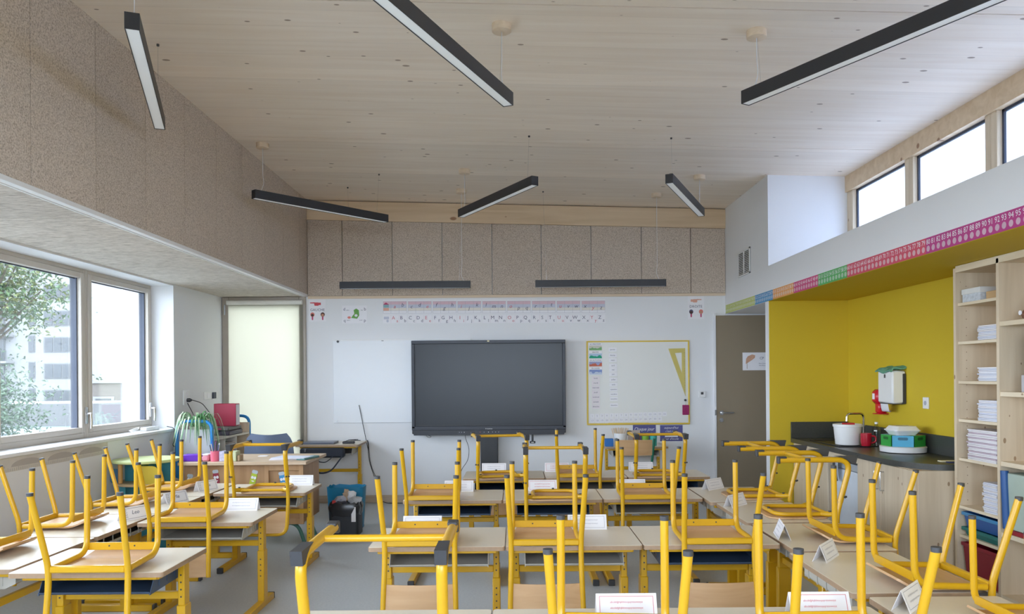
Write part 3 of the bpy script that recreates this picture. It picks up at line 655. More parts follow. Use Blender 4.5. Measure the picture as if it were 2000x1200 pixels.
def card(name, label, cat, x0, x1, z0, z1, mat=PAPER, y=YB, group=None, tilt=0):
    t = thing(name, label, cat, ((x0 + x1) / 2, y, (z0 + z1) / 2), 0, group)
    w, h = (x1 - x0) / 2, (z1 - z0) / 2
    MB().box(-w, w, -.002, 0, -h, h).build('sheet', mat, t, 0)
    return t, w, h
def flat(t, name, mat, polys, d=.0026):
    m = MB()
    for i, p in enumerate(polys): m.prism(p, 0, .0006, M=FB(0, -d + .0006, 0))
    return m.build(name, mat, t, 0)
def words(t, name, mat, items, d=.0026):
    m = MB()
    for it in items:
        s, x, z, size = it[:4]; put_text(m, s, FB(x, -d, z), size, it[4] if len(it) > 4 else None, it[5] if len(it) > 5 else 0)
    return m.build(name, mat, t, 0)
def R4(x0, x1, z0, z1): return [(x0, z0), (x1, z0), (x1, z1), (x0, z1)]
SKIN = pm((.55, .27, .18), .8, name='print_skin'); SKIN2 = pm((.10, .05, .04), .8, name='print_dark'); CORAL = pm((.72, .22, .18), .8, name='print_coral'); PEACH = pm((.75, .40, .30), .8, name='print_peach'); MAG = pm((.50, .06, .16), .8, name='print_magenta')
def hand(t, s, mat, cx, cz):
    flat(t, 'pointing_hand', mat, [rrect(cx - .026, cx + .026, cz - .022, cz + .016, .010), [(cx + s * .02, cz + .004), (cx + s * .075, cz + .006), (cx + s * .075, cz + .016), (cx + s * .02, cz + .018)][::s], rrect(min(cx - s * .024, cx - s * .05), max(cx - s * .024, cx - s * .05), cz - .014, cz + .014, .003)])
def kid(t, cx, cz, hair, skin):
    flat(t, 'hair', hair, [ell(cx, cz + .003, .024, .026)]); flat(t, 'face', skin, [ell(cx, cz - .004, .016, .016)], .0034); flat(t, 'body', MAG, [[(cx - .007, cz - .06), (cx + .007, cz - .06), (cx + .009, cz - .022), (cx - .009, cz - .022)]])
t, w, h = card('direction_poster', 'small poster reading GAUCHE with a red hand pointing left', 'poster', -2.37, -2.175, 2.098, 2.355)
hand(t, -1, pm((.62, .08, .10), .8, name='print_red'), -.01, .077); words(t, 'lettering', INK, [('GAUCHE', 0, .006, .042, .165)]); kid(t, -.058, -.05, CORAL, SKIN2); kid(t, .06, -.05, SKIN2, SKIN)
t, w, h = card('direction_poster', 'small poster reading DROITE with a peach hand pointing right', 'poster', 2.008, 2.198, 2.092, 2.358)
hand(t, 1, PEACH, -.01, .082); words(t, 'lettering', INK, [('DROITE', 0, .012, .042, .15)]); kid(t, -.055, -.05, INK, SKIN2); kid(t, .058, -.05, CORAL, SKIN)
t, w, h = card('letter_poster', 'white poster with a green bean figure and letters d b q p', 'poster', -1.989, -1.70, 2.075, 2.28)
words(t, 'lettering', INK, [('d', -.118, .06, .05), ('b', .122, .06, .05), ('q', -.115, -.07, .05), ('p', .12, -.07, .05), ('dans', -.078, .05, .018), ('bas', .085, .05, .018), ('quatre', -.07, -.065, .016), ('pour', .075, -.065, .018)])
flat(t, 'bean', pm((.16, .38, .09), .8, name='print_green'), [[(-.005, -.045), (.03, -.05), (.055, -.01), (.05, .05), (.02, .068), (-.01, .05), (-.002, .01), (-.022, -.015), (-.04, -.04)]]); flat(t, 'face', PAPER, [ell(.018, -.012, .018, .015)], .0034); flat(t, 'heart', CORAL, [ell(-.062, -.035, .02, .014)])
# alphabet frieze
lets = ['ab', 'cde', 'fgh', 'ijk', 'lmn', 'opq', 'rst', 'uvw', 'xyz']; pw = (1.06 + 1.52) / 9
PINKB = pm((.70, .50, .56), .8, name='print_pink_band'); LILAC = pm((.56, .58, .68), .8, name='print_lilac'); CREAM = pm((.76, .72, .66), .8, name='print_cream')
for i, g in enumerate(lets):
    x0 = -1.52 + i * pw + .004; x1 = x0 + pw - .008; z = .0015 * (4 - i)
    t, w, h = card('alphabet_card', 'cursive alphabet card with letters %s, upper frieze row' % ' '.join(g), 'card', x0, x1, 2.168 + z, 2.336 + z, group='cursive alphabet cards')
    flat(t, 'pink_band', PINKB, [R4(-w + .004, w - .004, .03, .066)]); flat(t, 'lilac_band', LILAC, [R4(-w + .004, w - .004, -.006, .03)]); flat(t, 'cream_band', CREAM, [R4(-w + .004, w - .004, -.042, -.008)])
    ln = [R4(-w + .004, w - .004, zz, zz + .002) for zz in (-.072, -.042, -.009, .066)] + [R4(xx, xx + .002, -.072, .068) for xx in (-w + .004, -w / 3, w / 3, w - .006)]
    flat(t, 'ruled_lines', GREYI, ln, .0031)
    off = 1 if i == 0 else 0
    for vow in (0, 1):
        its = [(ch, -w * .66 + (k + off) * w * .66, (.024 if ch in 'bdfhklt' else .006) - (.018 if ch in 'gjpqyz' else 0), .062, None, .22) for k, ch in enumerate(g) if (ch in 'aeiouy') == bool(vow)]
        if its: words(t, 'vowels' if vow else 'letters', INKR if vow else INK, its, .0036)
    if i == 0: flat(t, 'house_picture', pm((.25, .42, .45), .8, name='print_teal'), [R4(-w + .006, -w * .5, -.005, .03)], .0034); flat(t, 'house_roof', MAG, [[(-w + .004, .03), (-w * .48, .03), (-w * .74, .055)]], .0034); flat(t, 'house_base', PEACH, [R4(-w + .006, -w * .5, -.04, -.008)], .0034)
    t, w, h = card('alphabet_card', 'print alphabet card with letters %s, lower frieze row' % ' '.join(c.upper() for c in g), 'card', x0, x1, 2.066 + z, 2.160 + z, group='print alphabet cards')
    for vow in (0, 1):
        its = []
        for k, ch in enumerate(g):
            if (ch in 'aeiouy') == bool(vow): its += [(ch.upper(), -w * .66 + (k + off) * w * .66 - .018, .014, .056), (ch, -w * .66 + (k + off) * w * .66 + .026, -.02, .05)]
        if its: words(t, 'vowels' if vow else 'letters', INKR if vow else INK, its)
    flat(t, 'ruled_lines', PINKB, [R4(xx, xx + .0015, -h, h) for xx in (-w / 3, w / 3)])
    if i == 0: flat(t, 'picture', LILAC, [R4(-w + .01, -w * .5, 0, .03), ell(-w * .62, -.02, .014, .018, 10)])
# yellow-framed board
yb = thing('magnetic_board', 'white magnetic board in a yellow frame right of the screen', 'whiteboard', (1.426, YB, 1.362))
MB().box(-.585, .585, -.016, 0, -.477, .477).build('panel', pm((.76, .76, .73), .35, name='board_enamel', var=.01), yb, 0)
YFR = pm((.74, .52, .06), .45, name='yellow_plastic')
for nm, a in (('frame_rail', (-.594, .594, .470, .486)), ('frame_rail', (-.594, .594, -.486, -.466)), ('frame_post', (-.594, -.576, -.466, .470)), ('frame_post', (.576, .594, -.466, .470))): MB().box(a[0], a[1], -.022, 0, a[2], a[3], .006).build(nm, YFR, yb)
def bcard(name, label, x, z, w, h, group, text, size, ink=INK, mat=PAPER, tilt=0.0):
    t = thing(name, label, 'card', (1.426 + x, YB - .0175, 1.362 + z), 0, group); t.rotation_euler = (0, tilt, 0)
    MB().box(-w / 2, w / 2, -.0015, 0, -h / 2, h / 2).build('sheet', mat, t, 0)
    words(t, 'lettering', ink, [(text, 0, 0, size, w * .8)], .002)
    return t
for k, (s, c1, c2) in enumerate((('AU PRINTEMPS', (.62, .60, .52), (.20, .42, .18)), ('EN ÉTÉ', (.45, .58, .72), (.03, .36, .22)), ('EN AUTOMNE', (.35, .38, .58), (.60, .16, .10)), ('EN HIVER', (.25, .33, .60), (.55, .62, .75)))):
    z = .42 - .093 * k
    t = thing('season_card', 'season card reading %s on the yellow-framed board' % s, 'card', (1.426 - .49, YB - .0175, 1.362 + z), 0, 'season cards')
    MB().box(-.075, .075, -.0015, 0, -.045, .042).build('sheet', PAPER, t, 0); words(t, 'lettering', INK, [(s, 0, .028, .022, .13)], .002)
    flat(t, 'picture', pm(c1, .8, name='season_print'), [R4(-.073, .073, -.042, .014)], .0021)
    rr = random.Random(k); pl = [(-.073, -.042), (.073, -.042)] + [(.073 - .146 * q / 8, -.03 + rr.random() * .03) for q in range(9)]
    flat(t, 'scenery', pm(c2, .8, name='season_print'), [pl], .0028)
for k, s in enumerate(('lundi', 'mardi', 'mercredi', 'jeudi', 'vendredi', 'samedi', 'dimanche')): bcard('day_card', 'pink-edged day card reading %s' % s, -.49, .055 - .0545 * k, .092, .048, 'day cards', s, .022, INK, pm((.80, .74, .77), .8, name='pale_pink_card'))
mz = [.385, .318, .262, .20, .152, .10, .038, -.02, -.075, -.13, -.185, -.258]
for k, s in enumerate(('janvier', 'février', 'mars', 'avril', 'mai', 'juin', 'juillet', 'août', 'septembre', 'octobre', 'novembre', 'décembre')): bcard('month_card', 'month card reading %s' % s, -.292 + .001 * k, mz[k], .092, .046, 'month cards', s, .022)
NW = 'one two three four five six seven eight nine ten eleven twelve thirteen fourteen fifteen sixteen seventeen eighteen nineteen twenty'.split(); NW += ['twenty-' + q for q in NW[:9]] + ['thirty', 'thirty-one']
for k in range(31):
    r, c = (0, k) if k < 16 else (1, k - 16)
    bcard('date_card', 'little date card printed %s on the magnetic board' % NW[k], -.532 + .0555 * c, -.382 - .054 * r + .0012 * c, .050, .050, 'date cards', str(k + 1), .030, GREYI, tilt=random.uniform(-.06, .06))
SETSQ = glassy('yellow_acrylic', (.99, .95, .72), .03)
t = thing('set_square', 'large translucent yellow set square on the magnetic board', 'set square', (1.426, YB - .018, 1.362))
o_, i_ = [(.35, .39), (.545, .395), (.545, -.16)], [(.425, .34), (.505, .345), (.505, .10)]
m = MB(); vs = [(x, -.004, z) for x, z in o_ + i_] + [(x, 0, z) for x, z in o_ + i_]
m.add(vs, [(0, 1, 4, 3), (1, 2, 5, 4), (2, 0, 3, 5), (6, 9, 10, 7), (7, 10, 11, 8), (8, 11, 9, 6), (0, 6, 7, 1), (1, 7, 8, 2), (2, 8, 6, 0), (3, 4, 10, 9), (4, 5, 11, 10), (5, 3, 9, 11)]); m.build('triangle', SETSQ, t, 0)
m = MB()
for k in range(24): m.box(.530, .543 if k % 5 else .535, -.005, -.0042, -.12 + .02 * k, -.1185 + .02 * k)
m.build('graduation', INK, t, 0)['kind'] = 'stuff'
t = thing('pouch', 'small magenta patterned pouch hanging from a round magnet', 'pouch', (1.426 + .545, YB - .018, 1.362))
MB().lathe([(.013, 0), (.013, .012)], 14, M=FB(-.005, 0, -.205)).build('magnet', CAPG, t); MB().box(-.003, .0, -.006, -.004, -.26, -.21).build('cord', STEEL, t, 0)
MB().box(-.038, .038, -.014, -.001, -.375, -.26, .004).build('bag', pm((.32, .02, .12), .8, name='pouch_magenta', var=.5, scale=70), t)
tag(MB().box(1.426 - .35, 1.426 + .12, YB - .034, YB - .0225, .884, .90, .002).build('ruler', YFR), 'long yellow ruler resting on the board frame', 'ruler')
PURP = pm((.10, .10, .28), .75, name='print_indigo')
t, w, h = card('routine_poster', 'indigo poster with handwriting Chaque jour below the board', 'poster', 1.363, 1.628, .66, .872, PURP); words(t, 'lettering', PAPER, [('Chaque jour', 0, .058, .055, .23, .25), ('compte', .02, .0, .05, .14, .25)])
t, w, h = card('routine_poster', "indigo poster reading aujourd'hui c'est mon jour d'école", 'poster', 1.677, 1.938, .683, .868, PURP); words(t, 'lettering', PAPER, [("aujourd'hui", 0, .062, .036, .16, .25), ("c'est mon", 0, .022, .034, .14, .25), ("jour d'école", 0, -.066, .036, .17, .25)]); flat(t, 'blank_space', PAPER, [R4(-.075, .075, -.045, -.012)])
t = thing('thermostat', 'small white thermostat on the wall left of the door', 'thermostat', (2.165, YB, 1.222)); MB().box(-.039, .039, -.022, 0, -.038, .038, .006).build('housing', WPLAST, t); MB().box(-.018, .012, -.0235, -.022, -.002, .026).build('display', CAPG, t, 0)
t, w, h = card('door_sign', 'white paper sign reading CP with a drawn tree on the door', 'sign', 2.628, 2.97, 1.495, 1.70, PAPER, YB - .031)
words(t, 'lettering', INK, [('CP', .05, .035, .04), ('Mme Claire', .055, -.025, .017), ('Mme Rose', .055, -.048, .017)]); flat(t, 'tree_trunk', EDGE, [R4(-.122, -.117, -.085, -.01)]); flat(t, 'tree_crown', pm((.62, .36, .24), .8, name='print_tree', var=.4, scale=120), [[(-.135, -.03), (-.11, -.015), (-.07, .01), (-.03, .04), (-.025, .07), (-.06, .08), (-.11, .06), (-.13, .03)]])
# number frieze on the right wall
segs = [(0, 20, (.50, .56, .14)), (20, 30, (.06, .28, .55)), (30, 40, (.80, .36, .10)), (40, 50, (.62, .06, .20)), (50, 60, (.10, .42, .12)), (60, 80, (.62, .08, .13)), (80, 100, (.46, .05, .22))]
nf = thing('number_frieze', 'long coloured number frieze along the upper right wall', 'frieze', (XR, 0, 2.198))
def yn(k): return 8.845 - .0538 * k
for a, b, c in segs:
    s_ = MB().box(-.002, 0, yn(b), yn(a), -.046, .048).build('colour_strip', pm(c, .55, name='frieze_print', var=.02), nf, 0)
    m = MB(); q = MB()
    for k in range(a, b):
        yk = yn(k + .5)
        put_text(m, str(k), FR(-.0028, yk, .021), .043, .044)
        q.prism(ell(0, 0, .0175, .0175, 14), 0, .0006, M=FR(-.0026, yk, -.018))
    m.build('numerals', PAPER, s_, 0)['kind'] = 'stuff'; q.build('dots', pm(tuple(min(.9, v * .5 + .38) for v in c), .6, name='frieze_dot', var=.02), s_, 0)['kind'] = 'stuff'
vg = thing('wall_vent', 'white louvred ventilation grille on the upper right wall', 'vent', (XR, 8.12, 2.63))
MB().box(-.004, 0, -.21, .21, -.135, .135).build('backing', CAPG, vg, 0)
for a in ((-.21, -.19, -.135, .135), (.19, .21, -.135, .135), (-.008, .008, -.135, .135), (-.21, .21, .12, .135), (-.21, .21, -.135, -.12)): MB().box(-.012, -.004, a[0], a[1], a[2], a[3]).build('frame_bar', WPLAST, vg, 0)
for k in range(13):
    z = -.112 + .0185 * k
    MB().add([(-.011, -.19, z), (-.011, .19, z), (-.004, .19, z + .010), (-.004, -.19, z + .010), (-.011, -.19, z + .002), (-.011, .19, z + .002), (-.004, .19, z + .012), (-.004, -.19, z + .012)], [(0, 1, 2, 3), (4, 7, 6, 5), (0, 4, 5, 1), (1, 5, 6, 2), (2, 6, 7, 3), (3, 7, 4, 0)]).build('louvre', WPLAST, vg, 0)

# ------------------------------------------------------------------ sink alcove
ZT = .835
wt = thing('worktop', 'dark slate worktop with rounded end in the yellow alcove', 'worktop', (0, 0, 0))
ol = [(3.198, 7.355), (2.64, 7.355), (2.64, 5.62)] + [(2.90 - .26 * math.cos(a), 5.62 - .50 * math.sin(a)) for a in [PI / 2 * k / 8 for k in range(1, 9)]] + [(3.198, 5.085)]
MB().prism(ol, ZT - .04, ZT).build('slab', WTOP, wt, 30)
MB().box(2.64, 3.18, 7.337, 7.357, ZT, ZT + .155, .002).build('end_splashback', WTOP, wt); MB().box(3.178, 3.198, 5.10, 7.337, ZT, ZT + .145, .002).build('side_splashback', WTOP, wt)
sk = thing('sink', 'black inset sink beneath the white bucket', 'sink', (2.90, 6.72, ZT)); m = MB()
for a in ((-.20, .20, -.32, -.30), (-.20, .20, .30, .32), (-.20, -.18, -.30, .30), (.18, .20, -.30, .30)): m.box(a[0], a[1], a[2], a[3], .0005, .010, .002)
m.build('rim', BLACK, sk); MB().box(-.18, .18, -.30, .30, .0005, .004).build('basin', pm((.01, .01, .012), .3, name='sink_black'), sk, 0); MB().lathe([(.03, .004), (.03, .006)], 16, (.05, .1, 0)).build('drain', STEEL, sk)
def unit(x0, x1, y0, y1, z0, z1, name, label, doors, handles=True):
    t = thing(name, label, 'cabinet', (0, 0, 0), 0, 'base cabinets under the worktop')
    MB().box(x0 + .02, x1, y0 + .002, y1 - .002, z0, z1).build('body', SPRUCE, t, 0); MB().box(x0 + .06, x1, y0 + .002, y1 - .002, 0, z0).build('plinth', CAPG, t, 0)
    n = len(doors)
    for k, (a, b, hy) in enumerate(doors):
        d_ = MB().box(x0, x0 + .019, a + .002, b - .002, z0 + .004, z1 - .004, .002).build('door', SPRUCE, t)
        if hy: MB().tube(fillet([(x0, hy, .735), (x0 - .028, hy, .735), (x0 - .028, hy, .60), (x0, hy, .60)], .006, 2), .005, 8).build('handle', STEEL, d_)
    return t
unit(2.665, 3.198, 6.56, 7.352, .08, ZT - .04, 'base_cabinet', 'spruce sink cabinet at the far end of the worktop', [(6.56, 6.95, None), (6.95, 7.352, None)])
unit(2.665, 3.198, 5.115, 5.985, .08, ZT - .04, 'base_cabinet', 'spruce double-door cabinet under the rounded worktop end', [(5.60, 5.985, 5.645), (5.13, 5.60, 5.555)])
fg = thing('small_fridge', 'white under-counter fridge between the spruce cabinets', 'fridge', (2.70, 6.27, 0)); MB().box(.03, .49, -.26, .26, .02, .74, .006).build('body', WPLAST, fg)
MB().box(0, .028, -.265, .265, .03, .66, .006).build('door', pm((.70, .76, .84), .35, name='fridge_white'), fg); MB().box(.0, .03, -.265, .265, .665, .735, .004).build('top_band', pm((.42, .45, .48), .4, name='grey_band'), fg); MB().box(-.004, 0, -.262, -.05, .722, .735).build('handle_slot', CAPG, fg, 0)
sl = MB().box(2.667, 2.69, 5.985, 6.56, .745, ZT - .042, .002); tag(sl.build('filler_board', SPRUCEY), 'narrow spruce board above the white fridge', 'board')
cl = thing('cleaning_cloth', 'white cloth with a dark clip hanging on the fridge', 'cloth', (2.685, 6.40, .66)); rws = []
for i in range(7):
    rws.append([(-.02 - .010 * math.sin(j * 1.4 + i * .5), -.07 + .14 * j / 8 * (1 - .05 * i), .09 - .03 * i - .008 * math.sin(j)) for j in range(9)])
MB().sheet(rws, .003).build('cloth', pm((.62, .66, .72), .9, name='cloth_white', var=.1), cl, 60); MB().tube(fillet([(-.035, -.02, .08), (-.045, -.03, .04), (-.04, -.04, -.04), (-.03, -.05, -.10)], .03), [.009] * 12 if False else .010, 8).build('clip', CAPG, cl)
bk = thing('bucket', 'white plastic bucket on the dark worktop', 'bucket', (2.84, 6.56, ZT + .01))
MB().lathe([(.0, 0), (.098, 0), (.112, .15), (.118, .152), (.118, .172), (.108, .174), (.106, .15), (.092, .01), (0, .01)], 28).build('pail', WPLAST, bk)
MB().prism([(-.05, -.02), (.05, -.03), (.06, .03), (-.03, .04)], .168, .182).build('red_cloth', pm((.55, .03, .04), .8, name='red_cloth'), bk)
mg = thing('mug', 'red mug beside the white bucket', 'mug', (2.925, 6.40, ZT + .01)); MB().lathe([(0, 0), (.036, 0), (.043, .03), (.043, .105), (.039, .105), (.038, .02), (0, .012)], 24).build('cup', pm((.45, .012, .03), .25, name='red_glaze'), mg)
MB().tube(fillet([(.035, -.02, .085), (.065, -.035, .08), (.065, -.035, .035), (.035, -.02, .025)], .025, 4), .007, 8).build('ear', pm((.45, .012, .03), .25, name='red_glaze'), mg)
GL2 = glassy('clear_plastic', (.80, .85, .84), .25)
bt = thing('bottle', 'small clear bottle between mug and splashback', 'bottle', (3.03, 6.44, ZT + .006)); MB().lathe([(0, 0), (.032, 0), (.034, .02), (.027, .08), (.034, .12), (.03, .15), (.014, .168), (.012, .185)], 18).build('flask', GL2, bt); MB().lathe([(.014, .183), (.014, .20)], 12).build('stopper', WPLAST, bt)
fc = thing('faucet', 'chrome swan-neck tap over the sink', 'tap', (3.08, 6.78, ZT)); MB().lathe([(.026, 0), (.026, .02), (.014, .03), (.012, .06)], 16).build('base', CHROME, fc)
MB().tube(fillet([(0, 0, .02), (0, 0, .262), (-.16, -.03, .262), (-.165, -.031, .195)], .045, 6), .0105, 12).build('spout', CHROME, fc); MB().tube([(0, -.01, .05), (-.02, -.05, .075)], .006, 8).build('lever', CHROME, fc)
tt = thing('turntable_organiser', 'round white caddy with green and blue bins on the worktop', 'organiser', (3.015, 5.97, ZT)); MB().lathe([(.13, 0), (.165, .006), (.168, .045), (.16, .05), (0, .05)], 32).build('base', WPLAST, tt)
GRN = pm((.03, .34, .05), .4, name='green_plastic'); BLU = pm((.04, .34, .55), .4, name='blue_plastic'); RED = pm((.22, .01, .025), .4, name='dark_red_plastic')
for k, m_ in enumerate((GRN, BLU, GRN, RED, GRN, BLU)):
    a0 = -PI - .47 + k * PI / 3; bm_ = MB()
    pr = [(.05 * math.cos(a0 + .5), .05 * math.sin(a0 + .5)), (.155 * math.cos(a0 + .03), .155 * math.sin(a0 + .03)), (.155 * math.cos(a0 + PI / 3 - .03), .155 * math.sin(a0 + PI / 3 - .03))]
    bm_.prism(pr, .051, .135); b_ = bm_.build('bin', m_, tt, 20)
    mid = Vector(((pr[1][0] + pr[2][0]) / 2, (pr[1][1] + pr[2][1]) / 2, .112)); nd = Vector((mid.x, mid.y, 0)).normalized()
    F = Matrix.Translation(mid + nd * .0005) @ Matrix(((-nd.y, 0, nd.x, 0), (nd.x, 0, nd.y, 0), (0, 1, 0, 0), (0, 0, 0, 1)))
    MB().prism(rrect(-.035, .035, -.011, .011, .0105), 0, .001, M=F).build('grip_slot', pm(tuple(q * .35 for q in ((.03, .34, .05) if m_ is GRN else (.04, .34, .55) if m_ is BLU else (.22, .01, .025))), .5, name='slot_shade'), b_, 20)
lb = thing('lunch_box', 'white foam lunch box lying on the green and blue bins', 'box', (3.0, 5.95, ZT + .136)); 
def frustum(w0, w1, z0, z1): 
    a, b = rrect(-w0, w0, -w0, w0, .02), rrect(-w1, w1, -w1, w1, .02); n = len(a)
    return MB().add([(x, y, z0) for x, y in a] + [(x, y, z1) for x, y in b], [tuple(range(n))[::-1], tuple(range(n, 2 * n))] + [(k, (k + 1) % n, n + (k + 1) % n, n + k) for k in range(n)])
frustum(.074, .095, 0, .034).build('base', WPLAST, lb, 30); frustum(.100, .100, .034, .041).build('rim', WPLAST, lb, 30); frustum(.095, .076, .041, .070).build('lid', WPLAST, lb, 30)
pd = thing('towel_dispenser', 'white paper towel dispenser on the yellow wall', 'dispenser', (XA, 6.40, 1.335))
MB().box(-.115, -.002, -.125, .125, -.135, .135, .012).build('cover', WPLAST, pd); MB().box(-.030, -.001, -.1285, .1285, -.14, .11, .004).build('back_box', CAPG, pd); MB().box(-.105, -.02, -.11, .11, -.142, -.134).build('slot', CAPG, pd, 0); MB().box(-.117, -.115, -.012, .012, .075, .105).build('badge', CAPG, pd, 0)
rws = [[(-.10 + .05 * i / 5 * (1 if i < 6 else 1), -.02 + .13 * j / 4 + .01 * i, -.14 - .035 * math.sin(i / 5 * PI) - .012 * i) for j in range(5)] for i in range(6)]
MB().sheet(rws, .0015).build('paper_sheet', PAPER, pd, 60)
gc = thing('folded_cloth', 'green checked cloth folded on top of the towel dispenser', 'cloth', (XA, 6.40, 1.472)); rws = [[(-.135 + .133 * i / 6, -.135 + .27 * j / 8, .012 + .010 * math.sin(j * 1.1 + i) + (.02 * i / 6) - (.022 if i == 0 else 0)) for j in range(9)] for i in range(7)]
MB().sheet(rws, .012).build('cloth', pm((.14, .36, .25), .95, name='green_cloth', var=.35, scale=60), gc, 60)
sd = thing('soap_dispenser', 'red soap dispenser left of the paper towels', 'dispenser', (XA, 6.625, 1.205)); RD = pm((.60, .012, .03), .3, name='red_plastic', var=.03)
MB().box(-.10, -.002, -.055, .06, -.02, .105, .035).build('cover', RD, sd); MB().box(-.075, -.002, -.035, .045, -.10, 0, .012).build('nozzle_housing', RD, sd); MB().box(-.095, -.004, -.06, .045, -.108, -.10, .003).build('drip_tray', RD, sd); MB().box(-.1015, -.1, -.01, .03, .02, .07).build('sticker', PAPER, sd, 0)
so_ = thing('wall_socket', 'white socket on the yellow wall right of the dispensers', 'socket', (XA, 5.965, 1.215)); MB().box(-.012, 0, -.04, .04, -.045, .045, .005).build('plate', WPLAST, so_); MB().lathe([(.018, 0), (.018, .001)], 14, M=FR(-.0125, 0, 0)).build('outlet', GREYI, so_)
tag(MB().box(2.93, 3.13, 5.28, 5.33, ZT, ZT + .008, .001).build('ruler', pm((.72, .66, .45), .5, name='wooden_ruler')), 'flat wooden ruler at the near end of the worktop', 'ruler')
tag(MB().box(2.95, 3.10, 5.22, 5.262, ZT, ZT + .006, .001).build('blue_pencil_case', pm((.03, .04, .16), .5, name='dark_blue')), 'thin dark blue case beside the wooden ruler', 'case')

# ------------------------------------------------------------------ tall shelf
sh = thing('open_bookcase', 'tall spruce bookcase at the right picture edge', 'bookcase', (0, 0, 0))
uy = [5.045, 4.595, 3.70]
for k, yv in enumerate(uy): MB().box(2.90, 3.198, yv, yv + .026, 0, 2.135, .001).build('side_panel', SPRUCE, sh)
MB().box(3.185, 3.198, 3.72, 5.05, .02, 2.135).build('back_panel', SPRUCE, sh, 0); MB().box(2.90, 3.185, 3.726, 5.045, 2.105, 2.148, .001).build('top_board', SPRUCEY, sh); 
for z in (1.885, 1.633, 1.376, 1.127, .873, .56, .371, .09): MB().box(2.915, 3.185, 4.621, 5.045, z, z + .019, .001).build('shelf_board', SPRUCEY, sh)
for z in (1.725, 1.305, .889, .465, .09): MB().box(2.905, 3.185, 3.726, 4.595, z, z + .028, .001).build('shelf_board', SPRUCEY, sh)
pn = MB()
for k in range(30): pn.lathe([(.0035, 0), (.0035, .0008)], 6, M=FB(2.97, 5.0448, .45 + .054 * k))
pn.build('pin_holes', EDGE, sh, 0)['kind'] = 'stuff'
bx = thing('cardboard_box', 'white printed cardboard box on the top shelf', 'box', (2.955, 4.84, 1.9045)); MB().box(-.03, .10, -.02, .17, 0, .055, .002).build('tray', pm((.55, .58, .62), .7, name='box_print', var=.4, scale=60), bx); MB().box(-.034, .104, -.024, .174, .05, .085, .002).build('lid', pm((.70, .70, .68), .7, name='box_lid'), bx)
tag(MB().box(2.95, 3.06, 4.66, 4.80, 1.9045, 1.955, .003).build('wooden_box', wood('box_wood', (.5, .3, .13), (.6, .4, .2), 1)), 'small brown wooden box beside the white cardboard box', 'box')
ORD = 'lowest second third fourth fifth sixth seventh eighth ninth tenth eleventh twelfth thirteenth fourteenth fifteenth sixteenth seventeenth eighteenth nineteenth twentieth'.split()
def stack(name, label, x, y, z, n, dz, w, d, cols, cat='notebook'):
    for k in range(n):
        o = MB().box(-d / 2, d / 2, -w / 2, w / 2, 0, dz * .92, .0015).build(name, cols[k % len(cols)])
        o.location = (x + random.uniform(-.006, .006), y + random.uniform(-.006, .006), z + dz * k); o.rotation_euler = (0, 0, random.uniform(-.03, .03))
        tag(o, '%s %s' % (ORD[k], label), cat, 'exercise books ' + label.split(' of ')[1])
WN = [pm((.74, .74, .80), .7, name='notebook_white'), pm((.66, .68, .78), .7, name='notebook_blue'), pm((.76, .73, .74), .7, name='notebook_pink')]
stack('exercise_book', 'book from the bottom of the short pile on the second shelf', 2.99, 4.73, 1.6535, 9, .010, .20, .15, WN); stack('exercise_book', 'book from the bottom of the small pile on the third shelf', 2.99, 4.73, 1.3965, 9, .0095, .20, .15, WN[:2] + [PAPER])
stack('exercise_book', 'book from the bottom of the uneven pile on the fourth shelf', 2.99, 4.73, 1.1475, 13, .010, .20, .15, WN); stack('exercise_book', 'book from the bottom of the tall pile on the fifth shelf', 2.985, 4.79, .8935, 20, .0098, .30, .15, [WN[2], WN[2], pm((.52, .42, .48), .7, name='notebook_edge')])
stack('exercise_book', 'book from the bottom of the pile above the plastic bins', 2.98, 4.71, .58, 20, .0095, .14, .14, WN)
def tub(name, label, x0, x1, y0, y1, z, h, mat, rim=None, cat='box'):
    t = thing(name, label, cat, ((x0 + x1) / 2, (y0 + y1) / 2, z)); w, d = (x1 - x0) / 2, (y1 - y0) / 2
    m = MB(); a, b = .88, 1.0; th = .004
    q = [(-w * a, -d * a, 0), (w * a, -d * a, 0), (w * a, d * a, 0), (-w * a, d * a, 0), (-w, -d, h), (w, -d, h), (w, d, h), (-w, d, h)]
    qi = [(x * .96, y * .96, max(zz, th)) for x, y, zz in q]
    m.add(q + qi, [(3, 2, 1, 0), (0, 1, 5, 4), (1, 2, 6, 5), (2, 3, 7, 6), (3, 0, 4, 7), (8, 9, 10, 11), (8, 12, 13, 9), (9, 13, 14, 10), (10, 14, 15, 11), (11, 15, 12, 8), (4, 5, 13, 12), (5, 6, 14, 13), (6, 7, 15, 14), (7, 4, 12, 15)]); m.build('tub', mat, t, 20)
    r_ = MB(); r_.box(-w - .008, -w, -d - .008, d + .008, h - .022, h, .002); r_.box(w, w + .008, -d - .008, d + .008, h - .022, h, .002); r_.box(-w, w, -d - .008, -d, h - .022, h, .002); r_.box(-w, w, d, d + .008, h - .022, h, .002); r_.build('rim', rim or mat, t, 20)
    return t
BIN = pm((.02, .09, .28), .4, name='blue_bin'); BING = pm((.01, .15, .14), .4, name='green_bin')
tub('storage_tub', 'green plastic tub on the low left shelf', 2.925, 3.17, 4.65, 5.02, .3905, .055, BING); tub('storage_tub', 'dark blue plastic tub stacked on the green one', 2.925, 3.17, 4.65, 5.02, .448, .095, BIN, pm((.05, .22, .42), .4, name='blue_rim'))
tub('storage_tub', 'deep red plastic tub on the bottom shelf', 2.922, 3.17, 4.65, 5.02, .1095, .235, pm((.28, .008, .03), .4, name='red_tub'))
